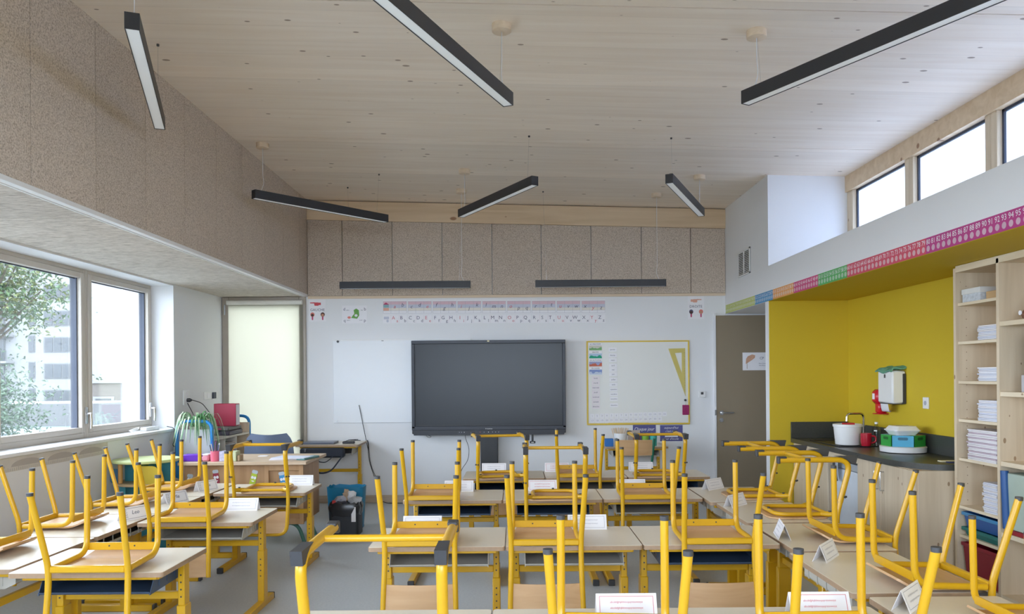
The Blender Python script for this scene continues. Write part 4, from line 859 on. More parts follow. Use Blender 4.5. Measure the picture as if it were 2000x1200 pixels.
# second bay
bd = thing('ring_binder', 'dark grey ring binder standing on the middle shelf', 'binder', (2.97, 4.36, 1.3335)); MB().box(-.03, .20, -.02, .045, .10, .345, .003).build('cover', pm((.06, .07, .08), .5, name='binder_grey'), bd); MB().box(-.0315, -.03, .018, .034, .14, .29).build('spine_label', PAPER, bd, 0); MB().box(-.031, -.028, -.03, .055, 0, .10).build('lower_box', None or pm((.48, .46, .47), .7, name='grey_box'), bd, 0)
MB().box(-.028, .20, -.03, .10, 0, .099, .002).build('magazine_box', pm((.48, .46, .47), .7, name='grey_box'), bd)
tag(MB().box(2.95, 3.15, 4.25, 4.31, 1.434, 1.68, .003).build('ring_binder', pm((.62, .50, .03), .5, name='binder_yellow')), 'yellow ring binder next to the grey one', 'binder')
bf = thing('soft_toy', 'brown toy with a blue scarf on the upper right shelf', 'toy', (2.99, 4.36, 1.7535)); BRN = pm((.20, .09, .05), .9, name='toy_brown', bump=.4, bscale=400)
MB().lathe([(0, 0), (.05, .005), (.06, .03), (.045, .055), (0, .065)], 16).build('body', BRN, bf); MB().lathe([(0, 0), (.03, .01), (.036, .035), (.02, .06), (0, .066)], 14, (-.02, .075, .0)).build('head', BRN, bf); MB().lathe([(.014, 0), (.014, .004)], 10, M=FR(-.055, .09, .04)).build('eye', PAPER, bf); MB().prism(rrect(-.05, .05, -.16, -.02, .02), .06, .12).build('scarf', pm((.02, .10, .45), .8, name='scarf_blue'), bf)
tag(MB().lathe([(0, 0), (.05, 0), (.055, .13), (.05, .15), (0, .155)], 18, (3.04, 4.10, 1.7535)).build('pink_jar', pm((.55, .12, .18), .4, name='pink_plastic')), 'pink jar behind the brown toy', 'jar')
for k, (zz, col, lab) in enumerate(((.917, (.35, .40, .62), 'violet-blue clear jar on the lower right shelf'), (1.01, (.70, .45, .12), 'orange lidded jar stacked on the violet-blue jar'), (1.10, (.10, .25, .55), 'blue lidded jar on top of the jar pile'))):
    t = thing('plastic_jar', lab, 'jar', (2.98, 4.31, zz)); MB().lathe([(0, 0), (.045, 0), (.048, .06), (.048, .075)], 18).build('pot', pm(col, .35, name='jar_plastic'), t); MB().lathe([(.05, .072), (.05, .09), (0, .092)], 18).build('lid', pm((.10, .25, .55), .4, name='jar_lid'), t)
gb = thing('game_box', 'large flat box with blue spine and red base leaning on the shelf', 'box', (2.975, 4.25, .4935)); MB().box(-.06, .14, -.30, .30, .028, .36, .004).build('board', pm((.42, .50, .42), .6, name='game_board'), gb); MB().tube([(-.065, .30, .03), (-.065, .32, .37)], .022, 10).build('blue_spine', BIN, gb); MB().box(-.065, .145, -.30, .30, 0, .027, .003).build('red_base', pm((.32, .02, .03), .5, name='game_red'), gb); MB().box(-.064, -.0605, -.28, .06, .06, .27, .001).build('print', pm((.14, .36, .44), .6, name='game_print'), gb); MB().box(-.0655, -.0645, -.24, .02, .085, .24).build('print_window', pm((.28, .46, .50), .6, name='game_window'), gb, 0)

# ------------------------------------------------------------------ teacher's corner
td = thing('teacher_desk', 'oak teacher desk with crayon stickers in the left back corner', 'desk', (0, 0, 0))
MB().box(-2.86, -1.77, 6.50, 7.20, .712, .74, .003).build('desktop', wood('desk_top', (.52, .38, .25), (.62, .47, .33), 0, .8), td)
MB().box(-2.83, -2.14, 6.56, 6.58, .26, .712).build('modesty_panel', OAK, td, 0)
MB().box(-2.12, -1.83, 6.572, 7.16, .20, .711, .002).build('pedestal', OAK, td); MB().box(-2.83, -2.58, 6.585, 7.16, .20, .711, .002).build('pedestal', OAK, td)
OAK2 = wood('oak_rail', (.42, .24, .11), (.52, .32, .165), 2, .8)
for a in ((-2.14, -2.105, .20, .71), (-1.845, -1.81, .20, .71), (-2.105, -1.845, .66, .71), (-2.105, -1.845, .20, .25), (-2.105, -1.845, .34, .37)): MB().box(a[0], a[1], 6.552, 6.572, a[2], a[3], .001).build('front_rail', OAK2, td)
GRT = pm((.06, .20, .15), .4, name='green_lacquer')
for x0, x1 in ((-2.02, -1.86), (-2.74, -2.64)):
    for y0 in (6.66, 7.02): MB().tube(fillet([(x0 - .04, y0, .195), (x1 - .03, y0, .19), (x1 + .03, y0, .012)], .11, 6), .016, 10).build('leg', GRT, td)
def crayon(x, z, col, lab, tilt, h=.13, w=.05):
    t = thing('crayon_sticker', lab, 'sticker', (x, 6.5505 if x > -2.1 else 6.5585, z), 0, 'crayon stickers on the teacher desk'); t.rotation_euler = (0, tilt, 0); M_ = FB(0, 0, 0)
    MB().prism(rrect(-w / 2, w / 2, -h / 2, h / 2 - .03, .008), 0, .0012, M=M_).build('crayon_body', pm(col, .5, name='sticker_print'), t, 0)
    MB().prism(rrect(-w / 2, w / 2, h / 2 - .03, h / 2, .012), 0, .0012, M=M_).build('crayon_tip', pm((.50, .55, .60), .5, name='sticker_grey'), t, 0)
    for e in (-.011, .011): MB().prism(ell(e, .0, .011, .013, 12), .0012, .0018, M=M_).build('eye', PAPER, t, 0)
    MB().prism([(-.014, -.026), (.014, -.026), (.007, -.036), (-.007, -.036)], .0012, .0018, M=M_).build('mouth', PAPER, t, 0)
crayon(-2.555, .605, (.32, .03, .06), 'dark red smiling crayon sticker on the teacher desk', -.12); crayon(-2.235, .60, (.45, .55, .04), 'lime green smiling crayon sticker on the teacher desk', .25); crayon(-1.985, .585, (.04, .26, .55), 'blue smiling crayon sticker on the desk pedestal', -.2); crayon(-2.78, .59, (.30, .33, .33), 'grey crayon sticker at the left of the teacher desk', .1, .09)
ZD = .74
tag(MB().box(-2.86, -2.69, 6.58, 6.70, ZD, ZD + .055, .003).build('purple_box', pm((.13, .02, .48), .5, name='purple_card')), 'flat purple box on the teacher desk', 'box')
t = thing('sponge', 'pale pink rounded sponge beside the pink pen cup', 'sponge', (-2.655, 6.62, ZD)); MB().box(-.03, .03, -.05, .05, 0, .05, .018).build('foam', pm((.72, .32, .40), .9, name='pink_foam'), t); MB().box(-.026, .026, -.045, .045, .05, .062, .005).build('white_pad', WPLAST, t)
pc = thing('pen_cup', 'pink pen cup full of pens on the teacher desk', 'cup', (-2.575, 6.59, ZD)); MB().lathe([(0, 0), (.036, 0), (.038, .088), (.034, .088), (.032, .01), (0, .01)], 20).build('cup', pm((.80, .16, .25), .4, name='pink_plastic_cup'), pc)
for k, c in enumerate(((.05, .06, .2), (.7, .7, .7), (.35, .02, .2), (.03, .1, .4), (.1, .1, .1), (.6, .5, .4), (.04, .05, .06))):
    a = k * .9; r0, r1 = .014, .03 + .012 * (k % 3); MB().tube([(r0 * math.cos(a), r0 * math.sin(a), .012), (r1 * math.cos(a), r1 * math.sin(a), .14 + .012 * (k % 4))], .0045, 7).build('pen', pm(c, .4, name='pen_colour'), pc)
tag(MB().box(-2.53, -2.465, 6.56, 6.66, ZD, ZD + .085, .003).build('floral_box', pm((.52, .50, .66), .6, name='floral_print', var=.55, scale=45)), 'floral patterned box beside the pink pen cup', 'box')
tag(MB().box(-2.462, -2.385, 6.56, 6.66, ZD, ZD + .084, .003).build('green_box', pm((.55, .60, .38), .6, name='pale_green_card')), 'pale green box right of the floral box', 'box')
tag(MB().box(-2.38, -2.355, 6.57, 6.66, ZD, ZD + .052, .008).build('wooden_block', wood('block_wood', (.35, .25, .15), (.45, .33, .2), 2)), 'small brown wooden block at the end of the box row', 'block')
tag(MB().box(-2.33, -2.25, 6.95, 7.02, ZD, ZD + .003).build('paper_note', PAPER, smooth=0), 'small white paper note lying on the teacher desk', 'paper')
for k in range(5):
    o = MB().box(-.105, .105, -.15, .15, 0, .0035).build('paper_sheets', WN[k % 3], smooth=0); o.location = (-1.985 + .01 * k, 6.74 - .006 * k, ZD + .004 * k); o.rotation_euler = (0, 0, PI / 2 + .1 - .07 * k); tag(o, '%s sheet bundle in the paper pile on the teacher desk' % ['lowest', 'second lowest', 'middle', 'second highest', 'topmost'][k], 'paper', 'papers on the teacher desk')
o = MB().box(-.04, .04, -.13, .13, 0, .018, .003).build('notebook', pm((.12, .26, .27), .6, name='teal_cover')); o.location = (-1.815, 6.73, ZD); o.rotation_euler = (0, 0, -.25); tag(o, 'teal notebook at the right end of the teacher desk', 'notebook')
# office chair
oc = thing('office_chair', 'blue upholstered office chair behind the teacher desk', 'chair', (-2.40, 7.62, 0)); BLF = pm((.105, .13, .19), .9, name='blue_fabric', var=.2, scale=250, bump=.4, bscale=500)
rws = []
for i in range(9):
    z = .58 + .315 * i / 8; hw = .205 + .03 * math.sin((1 - i / 8) * PI * .6) - (.05 if i == 8 else .012 if i == 7 else 0)
    rws.append([(-hw + 2 * hw * j / 8, -.13 - .05 * (1 - abs(j - 4) / 4) ** 1 + .04, z - (.012 * (abs(j - 4) / 4) ** 3 if i == 8 else 0)) for j in range(9)])
MB().sheet(rws, .05).build('backrest', BLF, oc, 60); MB().prism(rrect(-.23, .23, -.06, .40, .08), .44, .51).build('seat', BLF, oc, 50); MB().tube([(0, .17, .10), (0, .17, .44)], .025, 12).build('gas_column', BLACK, oc); MB().box(-.03, .03, -.10, .15, .41, .44).box(-.03, .03, -.115, -.095, .41, .70).build('back_bracket', BLACK, oc, 0)
for k in range(5):
    a = k * 2 * PI / 5; l = MB().tube([(0, .17, .11), (.27 * math.cos(a), .17 + .27 * math.sin(a), .07)], [.024, .014], 8).build('base_arm', BLACK, oc); MB().lathe([(.026, -.011), (.026, .011)], 12, M=Matrix.Translation((.27 * math.cos(a), .17 + .27 * math.sin(a), .027)) @ Matrix.Rotation(PI / 2, 4, 'X')).build('castor', BLACK, l)
# trolley
tr = thing('book_trolley', 'wooden trolley with blue tubular handles beside the window niche', 'trolley', (0, 0, 0)); X0, X1, Y0, Y1 = -3.29, -2.93, 7.45, 8.50
for nm, yv in (('near', Y0), ('far', Y1)): MB().tube(fillet([(X0 + .01, yv, .10), (X0 + .01, yv, 1.035), (X1 - .01, yv, 1.035), (X1 - .01, yv, .10)], .09, 6), .016, 12).build('tube_handle', BLUEM, tr)
MB().box(X0, X1, Y0 + .02, Y0 + .038, .14, .955, .002).build('end_panel', pm((.66, .66, .68), .5, name='white_board'), tr); MB().box(X0, X1, Y1 - .038, Y1 - .02, .14, .965, .002).build('end_panel', SPRUCE, tr)
for z in (.84, .50, .15): MB().box(X0 + .005, X1 - .002, Y0 + .038, Y1 - .038, z, z + .02, .001).build('shelf_board', pm((.66, .60, .52), .5, name='trolley_board'), tr)
MB().box(X0 + .005, X0 + .02, Y0 + .04, Y1 - .04, .17, .84).build('rear_panel', SPRUCE, tr, 0)
for yv in (7.78, 8.10): MB().box(X0 + .02, X1 - .01, yv, yv + .015, .52, .84).build('divider', pm((.66, .60, .52), .5, name='trolley_board'), tr, 0)
for x in (X0 + .03, X1 - .03):
    for yv in (Y0 + .06, Y1 - .06): MB().lathe([(.04, -.014), (.04, .014)], 14, M=Matrix.Translation((x, yv, .05)) @ Matrix.Rotation(PI / 2, 4, 'Y')).box(x - .02, x + .02, yv - .012, yv + .012, .06, .15).build('castor', CAPG, tr)
tag(MB().box(-3.20, -2.96, 7.52, 7.60, .5205, .79, .003).build('teal_folder', pm((.03, .22, .20), .6, name='teal_card')), 'teal folder standing in the trolley compartment', 'folder')
t = thing('storage_box', 'magenta label box in the trolley compartment', 'box', (-3.0, 8.0, .5205)); MB().box(-.16, .055, -.09, .09, 0, .27, .003).build('carton', pm((.42, .36, .33), .7, name='grey_carton'), t); MB().box(.0552, .0565, -.05, .05, .13, .24).build('label_patch', MAG, t, 0)
pr = thing('printer', 'low dark grey printer on the trolley', 'printer', (-3.09, 8.10, .8605)); MB().box(-.16, .15, -.20, .20, 0, .045, .008).build('base', pm((.06, .05, .075), .5, name='printer_dark'), pr); MB().box(-.155, .14, -.19, .19, .045, .088, .012).build('lid', pm((.17, .165, .16), .5, name='printer_grey'), pr); MB().box(.02, .08, -.20, -.19, .05, .08).build('panel', CAPG, pr, 0); MB().box(.02, .07, -.203, -.20, .062, .075).build('indicator', MAG, pr, 0)
rb = thing('document_box', 'large red document box standing on the printer', 'box', (-3.045, 8.12, .949)); MB().box(-.115, .115, -.06, .06, 0, .235, .004).build('cover', pm((.40, .012, .05), .45, name='red_card'), rb); MB().box(.1152, .1165, -.05, .05, .01, .225).build('page_side', PAPER, rb, 0)
pl = thing('spider_plant', 'variegated spider plant trailing over the trolley handle', 'plant', (-3.13, 7.575, .8605)); MB().lathe([(0, 0), (.06, 0), (.078, .12), (.07, .12), (.066, .10), (0, .10)], 20).build('pot', pm((.50, .44, .38), .5, name='plant_pot'), pl)
LEAF = pm((.10, .26, .10), .5, name='plant_leaf', var=.5, scale=60); LEAF2 = pm((.42, .55, .34), .5, name='plant_leaf_pale', var=.3, scale=60)
rr = random.Random(3)
for k in range(56):
    a = rr.uniform(0, 2 * PI) if k > 20 else rr.uniform(-PI * .95, -.05); ln = rr.uniform(.20, .34); up = rr.uniform(.10, .22); w_ = rr.uniform(.008, .012); R_ = []
    for i in range(7):
        u = i / 6; d_ = .03 + ln * (u if u < .5 else .5 + (u - .5) * .55) ; z = .11 + up * math.sin(min(u * 1.6, 1.57)) * 1.2 - (max(0, u - .35) ** 1.5) * .46 * (ln / .2)
        ww = w_ * (1 - u) ** .6 + .0006; cx, cy = d_ * math.cos(a), d_ * math.sin(a); px_, py_ = -math.sin(a) * ww, math.cos(a) * ww
        R_.append([(cx - px_, cy - py_, z + .002), (cx, cy, z), (cx + px_, cy + py_, z + .002)])
    MB().sheet(R_, .0006).build('leaf', LEAF if k % 2 else LEAF2, pl, 60)
# round play unit
pu = thing('play_table', 'round lime green play table with teal and yellow panels', 'table', (-3.10, 6.46, 0)); LIME = pm((.62, .70, .32), .5, name='lime_board'); TEAL = pm((.06, .30, .38), .5, name='teal_board'); GRB = pm((.28, .48, .16), .5, name='green_board'); YLB = pm((.62, .46, .04), .5, name='yellow_board'); BLB = pm((.04, .14, .24), .5, name='navy_board')
MB().lathe([(.255, .757), (.26, .762), (.26, .776), (.255, .781)], 36).build('top', LIME, pu); MB().lathe([(.245, .575), (.245, .593)], 36).build('middle_shelf', wood('play_ply', (.5, .35, .2), (.6, .45, .28), 0), pu)
MB().box(-.18, .20, -.01, .01, .02, .757).build('cross_panel', TEAL, pu, 0); MB().box(.0, .02, -.22, -.012, .593, .757).build('side_panel', GRB, pu, 0); MB().box(-.17, -.12, -.12, -.10, .02, .574).build('post_panel', TEAL, pu, 0)
MB().tube([(-.15, -.14, .593), (-.15, -.14, .757)], .018, 12).build('dowel', pm((.62, .33, .10), .5, name='orange_dowel'), pu)
MB().prism(rrect(-.10, .10, -.08, .08, .06), 0, .012, M=FB(.10, -.20, .66)).build('yellow_arch', YLB, pu); MB().prism(rrect(-.05, .03, -.06, .06, .028), 0, .012, M=FB(-.19, -.12, .65)).build('navy_arch', BLB, pu)
MB().box(-.02, .0, .012, .22, .02, .757).build('side_panel', TEAL, pu, 0); MB().lathe([(.22, 0), (.22, .02)], 30).build('base', TEAL, pu)
# desk with laptop by the niche
dl = make_desk(.72); dl.location = (-2.045, 8.33, 0); tag(dl, 'taller yellow-legged desk under the white board with a laptop', 'desk')
lt = thing('laptop', 'closed dark grey laptop on the tall desk', 'laptop', (-2.15, 8.50, .72)); MB().box(-.17, .17, -.12, .12, 0, .012, .004).build('base', pm((.10, .11, .15), .4, name='laptop_grey'), lt); MB().box(-.17, .17, -.12, .12, .013, .022, .004).build('lid', pm((.16, .18, .24), .35, name='laptop_lid'), lt)
hb = thing('docking_cables', 'black adapter and bundled cables beside the laptop', 'adapter', (-1.80, 8.47, .72)); MB().box(-.10, .03, -.03, .03, 0, .025, .006).build('adapter', CABLE, hb); MB().tube(fillet([(-.09, 0, .02), (-.02, .05, .04), (.06, -.03, .035), (.10, .04, .03), (.03, .06, .03), (-.05, -.03, .04), (.07, .0, .045)], .04, 4), .004, 6).build('cable_bundle', CABLE, hb)
bg_ = thing('laptop_bag', 'black laptop bag hanging under the tall desk by its strap', 'bag', (-2.10, 8.295, 0)); BAGM = pm((.02, .024, .035), .85, name='black_nylon', bump=.3, bscale=500)
MB().box(-.22, .26, -.035, .045, .585, .690, .018).build('bag_body', BAGM, bg_); MB().tube(fillet([(-.03, -.03, .60), (-.02, -.04, .545), (.06, -.04, .535), (.12, -.04, .58), (.14, -.03, .61)], .03, 4), .008, 8, flat=.4).build('grip', BAGM, bg_); MB().tube(fillet([(-.20, -.03, .60), (-.16, -.05, .50), (.0, -.05, .415), (.12, -.05, .44), (.24, -.04, .60)], .08, 5), .013, 8, flat=.25).build('shoulder_strap', BAGM, bg_); MB().box(-.168, -.150, -.042, -.034, .65, .685, .002).build('buckle', STEEL, bg_)
tag(MB().tube([(-1.795, 8.850, 1.13), (-1.73, 8.846, .80), (-1.69, 8.843, .60)], .004, 6).build('antenna_rod', CABLE), 'thin black rod leaning on the wall beside the whiteboard', 'rod')
tag(MB().tube(fillet([(-1.68, 8.72, .735), (-1.672, 8.74, .70), (-1.68, 8.8, .5), (-1.60, 8.82, .25), (-1.58, 8.80, .08), (-1.50, 8.78, .008), (-1.25, 8.76, .008), (-.8, 8.78, .008)], .1, 4), .004, 6).build('floor_cable', CABLE), 'black cable running down the wall to the floor', 'cable')
tag(MB().tube(fillet([(-1.67, 8.70, .735), (-1.664, 8.72, .70), (-1.66, 8.79, .45), (-1.56, 8.84, .2), (-1.555, 8.84, .02)], .1, 4), .003, 6).build('floor_cable', CABLE), 'thinner second cable hanging from the tall desk corner', 'cable')
# bin and bag
bb_ = thing('blue_bag', 'blue woven shopping bag behind the black waste bin', 'bag', (-1.63, 7.42, 0)); m = MB(); R_ = []
for i in range(6):
    z = .40 * i / 5; R_.append([((.155 + .025 * i / 5) * c_[0], (.10 + .02 * i / 5) * c_[1], z + (.006 * math.sin(3 * q) if i == 5 else 0)) for q, c_ in enumerate([(math.copysign(abs(math.cos(a)) ** .45, math.cos(a)), math.copysign(abs(math.sin(a)) ** .45, math.sin(a))) for a in [2 * PI * k / 24 for k in range(25)]])])
m.sheet(R_, -.003); m.build('bag_shell', pm((.01, .20, .36), .45, name='blue_woven', var=.15, scale=80), bb_, 50); MB().box(-.15, .15, -.095, .095, .002, .006).build('bag_floor', pm((.01, .20, .36), .45, name='blue_woven', var=.15, scale=80), bb_, 0); MB().box(-.07, -.02, -.124, -.121, .10, .16).build('bag_label', pm((.02, .10, .20), .6, name='bag_print'), bb_, 0)
wbn = thing('waste_bin', 'black waste bin overflowing with paper near the back wall', 'bin', (-1.575, 7.13, 0)); MB().prism(rrect(-.135, .135, -.115, .115, .03), 0, .28).build('bin_body', pm((.02, .022, .028), .5, name='bin_black'), wbn); R_ = []
for i in range(4):
    z = [.30, .255, .235, .18][i]; k_ = [1.0, 1.12, 1.10, 1.04][i]; R_.append([(.135 * k_ * c_[0] + .005 * math.sin(7 * q), .118 * k_ * c_[1] + .005 * math.cos(5 * q), z + .008 * math.sin(q * 2.3)) for q, c_ in enumerate([(math.copysign(abs(math.cos(a)) ** .5, math.cos(a)), math.copysign(abs(math.sin(a)) ** .5, math.sin(a))) for a in [2 * PI * (k % 24) / 24 for k in range(25)]])])
MB().sheet(R_, .002).build('bin_liner', pm((.022, .022, .026), .25, name='bin_liner'), wbn, 60); MB().box(.075, .115, -.1205, -.1195, .13, .265).build('bin_label', PAPER, wbn, 0); MB().lathe([(.009, 0), (.009, .002)], 12, M=FB(-.08, -.115, .055)).build('lime_dot', pm((.6, .7, .08), .5, name='lime_dot'), wbn)
def crumple(mb, c, r, seed, sq=(1, 1, 1)):
    q = random.Random(seed); bm = bmesh.new(); bmesh.ops.create_icosphere(bm, subdivisions=2, radius=r)
    for v_ in bm.verts: v_.co = v_.co * q.uniform(.6, 1.35)
    bm.verts.index_update(); mb.add([(v_.co.x * sq[0] + c[0], v_.co.y * sq[1] + c[1], v_.co.z * sq[2] + c[2]) for v_ in bm.verts], [tuple(v_.index for v_ in f_.verts) for f_ in bm.faces]); bm.free()
for k, (c, r, col, sq, nm, lab) in enumerate((((-.05, -.02, .31), .05, (.40, .40, .46), (1, .8, .9), 'crumpled_paper', 'grey crumpled paper at the left of the bin'), ((.0, .03, .34), .05, (.52, .38, .26), (.8, .7, 1.2), 'crumpled_carton', 'brown crumpled carton on top of the bin'), ((.05, .02, .34), .05, (.76, .76, .78), (.9, .8, 1.0), 'crumpled_paper', 'white crumpled paper on top of the bin'), ((.09, -.02, .31), .055, (.45, .46, .48), (1, .8, .8), 'crumpled_wrapper', 'grey plastic wrapper at the right of the bin'), ((-.03, -.07, .29), .04, (.06, .06, .08), (1.3, .7, .6), 'crumpled_wrapper', 'dark wrapper at the front of the bin'), ((-.10, -.05, .29), .02, (.6, .05, .05), (1, 1, 1.3), 'crumpled_wrapper', 'small red wrapper at the bin edge'))):
    m = MB(); crumple(m, (c[0] - 1.575, c[1] + 7.13, c[2]), r, k, sq); tag(m.build(nm, pm(col, .7, name='litter'), smooth=0), lab, 'litter', 'litter in the waste bin')
# desk and green chair at back right
d2 = make_desk(.672); d2.location = (1.32, 8.33, 0); tag(d2, 'yellow-legged desk under the magnetic board with craft supplies', 'desk')
gcn = thing('green_chair', 'green-framed chair with wooden back standing before the craft desk', 'chair', (1.235, 7.98, 0)); GRF = pm((.01, .13, .075), .4, name='green_tube')
for s in (-1, 1):
    MB().tube(fillet([(s * .165, -.12, 0), (s * .165, -.04, .40), (s * .17, -.05, .50), (s * .195, -.10, .80)], .06, 4), .0135, 10).build('rear_post', GRF, gcn); MB().tube(fillet([(s * .16, .28, 0), (s * .16, .26, .39), (s * .165, -.03, .39)], .06, 5), .0135, 10).build('front_leg', GRF, gcn)
MB().prism(rrect(-.18, .18, -.03, .31, .05), .403, .413).build('seat', PLY, gcn); R_ = [[(x, -.072 - .022 * i / 4 - .02 * (1 - (x / .17) ** 2), .625 + .16 * i / 4) for x in [-.172 + .344 * j / 8 for j in range(9)]] for i in range(5)]; MB().sheet(R_, .009).build('backrest', PLY, gcn); MB().tube([(-.16, -.04, .385), (.16, -.04, .385)], .010, 8).build('rear_rail', GRF, gcn)
ZC = .672
tag(MB().box(.985, 1.075, 8.38, 8.46, ZC, ZC + .085, .004).build('blue_carton', pm((.03, .17, .50), .6, name='blue_carton')), 'small blue box at the left end of the craft desk', 'box')
t = thing('stick_tub', 'white tub filled with wooden sticks on the craft desk', 'tub', (1.16, 8.46, ZC)); MB().lathe([(0, 0), (.062, 0), (.075, .14), (.070, .14), (.058, .01), (0, .01)], 22).build('tub', WPLAST, t)
for k in range(18):
    a = k * 2.4; r0 = .012 + .002 * k; r1 = .045 + .045 * abs(math.cos(a)); MB().box(-.006, .006, -.0012, .0012, 0, .17, M=Matrix.Translation((r0 * math.cos(a), r0 * math.sin(a), .03)) @ Matrix.Rotation(math.atan2(r1 * math.cos(a), .3), 4, 'Y') @ Matrix.Rotation(-math.atan2(r1 * .6 * math.sin(a), .3), 4, 'X')).build('stick', BIRCH, t, 0)
tag(MB().box(1.26, 1.40, 8.60, 8.62, ZC, ZC + .16, .003).build('cork_board', pm((.62, .52, .45), .8, name='pale_board')), 'pale card standing at the back of the craft desk', 'card')
for k, (x, c, lab) in enumerate(((1.335, (.22, .05, .03), 'dark red pencil pot on the craft desk'), (1.43, (.22, .45, .05), 'lime green pencil pot on the craft desk'), (1.52, (.05, .42, .36), 'turquoise clear pot at the right of the craft desk'))):
    t = thing('pencil_pot', lab, 'pot', (x, 8.44, ZC)); MB().lathe([(0, 0), (.036, 0), (.040, .11), (.036, .11), (.033, .01), (0, .01)], 18).build('pot', pm(c, .35, name='pot_plastic'), t)
    for q in range(6): a = q * 1.05; MB().tube([(.012 * math.cos(a), .012 * math.sin(a), .015), (.03 * math.cos(a), .03 * math.sin(a), .125 + .01 * (q % 3))], .004, 6).build('pencil', pm([(.1, .4, .05), (.5, .6, .05), (.05, .35, .3)][q % 3], .5, name='pencil_colour'), t)
# sockets and cables on the left pier, sill clutter, paper frieze
sk2 = thing('wall_socket', 'double socket plate with plugged cables beside the window', 'socket', (XW, 7.87, 1.255)); MB().box(0, .012, -.075, .075, -.075, .075, .004).build('plate', WPLAST, sk2); MB().lathe([(.03, 0), (.03, .002)], 18, M=FL(.0122, 0, .032)).build('outlet', PAPER, sk2); MB().lathe([(.03, 0), (.03, .002)], 18, M=FL(.0122, 0, -.032)).build('outlet', PAPER, sk2); MB().lathe([(.02, .002), (.02, .03), (.008, .05)], 12, M=FL(.0122, .0, -.025)).build('plug', CABLE, sk2)
sk3 = thing('switch_plate', 'white switch plate with a dark module left of the niche', 'switch', (XW, 8.51, 1.262)); MB().box(0, .010, -.19, .19, -.042, .042, .003).build('plate', WPLAST, sk3); MB().box(.010, .013, -.12, -.02, -.026, .026, .001).build('rocker', PAPER, sk3); MB().box(.010, .022, .02, .11, -.035, .035, .003).build('module', pm((.03, .04, .07), .5, name='dark_module'), sk3)
tag(MB().tube(fillet([(XW + .06, 7.88, 1.23), (-3.24, 7.95, 1.20), (-3.22, 8.05, 1.12), (-3.20, 8.16, 1.02), (-3.18, 8.25, .965)], .08, 4), .004, 6).build('black_cable', CABLE), 'dark cord from the socket to the red box', 'cable')
tag(MB().tube([(XW + .03, 7.84, 1.20), (-3.25, 7.75, 1.10), (-3.18, 7.66, 1.02)], .004, 6).build('black_cable', CABLE), 'dark cord from the socket down to the plant', 'cable')
ps = thing('power_strip', 'white power strip with tangled cord on the window sill', 'power strip', (-3.46, 7.28, .9625)); MB().box(-.03, .03, -.13, .13, 0, .035, .005).build('strip', WPLAST, ps)
for k in range(4): MB().lathe([(.018, 0), (.018, .002)], 12, (0, -.09 + .06 * k, .035)).build('outlet', GREYI, ps)
MB().tube(fillet([(0, -.13, .015), (.03, -.25, .01), (-.04, -.36, .02), (.05, -.33, .03), (.0, -.2, .045), (-.05, -.3, .02), (.04, -.4, .01)], .06, 5), .004, 6).build('cord', WPLAST, ps)
tag(MB().tube(fillet([(-3.40, 7.50, .985), (-3.33, 7.52, .97), (-3.325, 7.50, .86), (-3.33, 7.46, .80), (-3.33, 7.55, .78), (-3.335, 7.58, .92)], .05, 5), .004, 6).build('sill_cable', CABLE), 'dark cable looping over the end of the window sill', 'cable')
pf = thing('paper_frieze', 'faint printed paper frieze below the window sill', 'frieze', (XW, 0, .885)); MB().box(0, .0015, 4.3, 6.35, -.048, .045).build('sheet', pm((.62, .58, .52), .8, name='frieze_paper', var=.12, scale=9), pf, 0); m = MB()
for k in range(5): m.prism([(q[0], max(q[1], -.018)) for q in ell(4.5 + .40 * k, -.018, .17, .045, 20)], 0, .0006, M=FL(.0016, 0, 0))
m.build('hill_print', pm((.46, .42, .38), .8, name='frieze_hill'), pf, 0)['kind'] = 'stuff'; m = MB()
for k in range(90): m.box(.0016, .0022, 4.32 + .0222 * k, 4.3235 + .0222 * k, -.045, -.026 + .006 * (k % 5 == 0))
m.build('tick_print', pm((.40, .38, .36), .8, name='frieze_tick'), pf, 0)['kind'] = 'stuff'

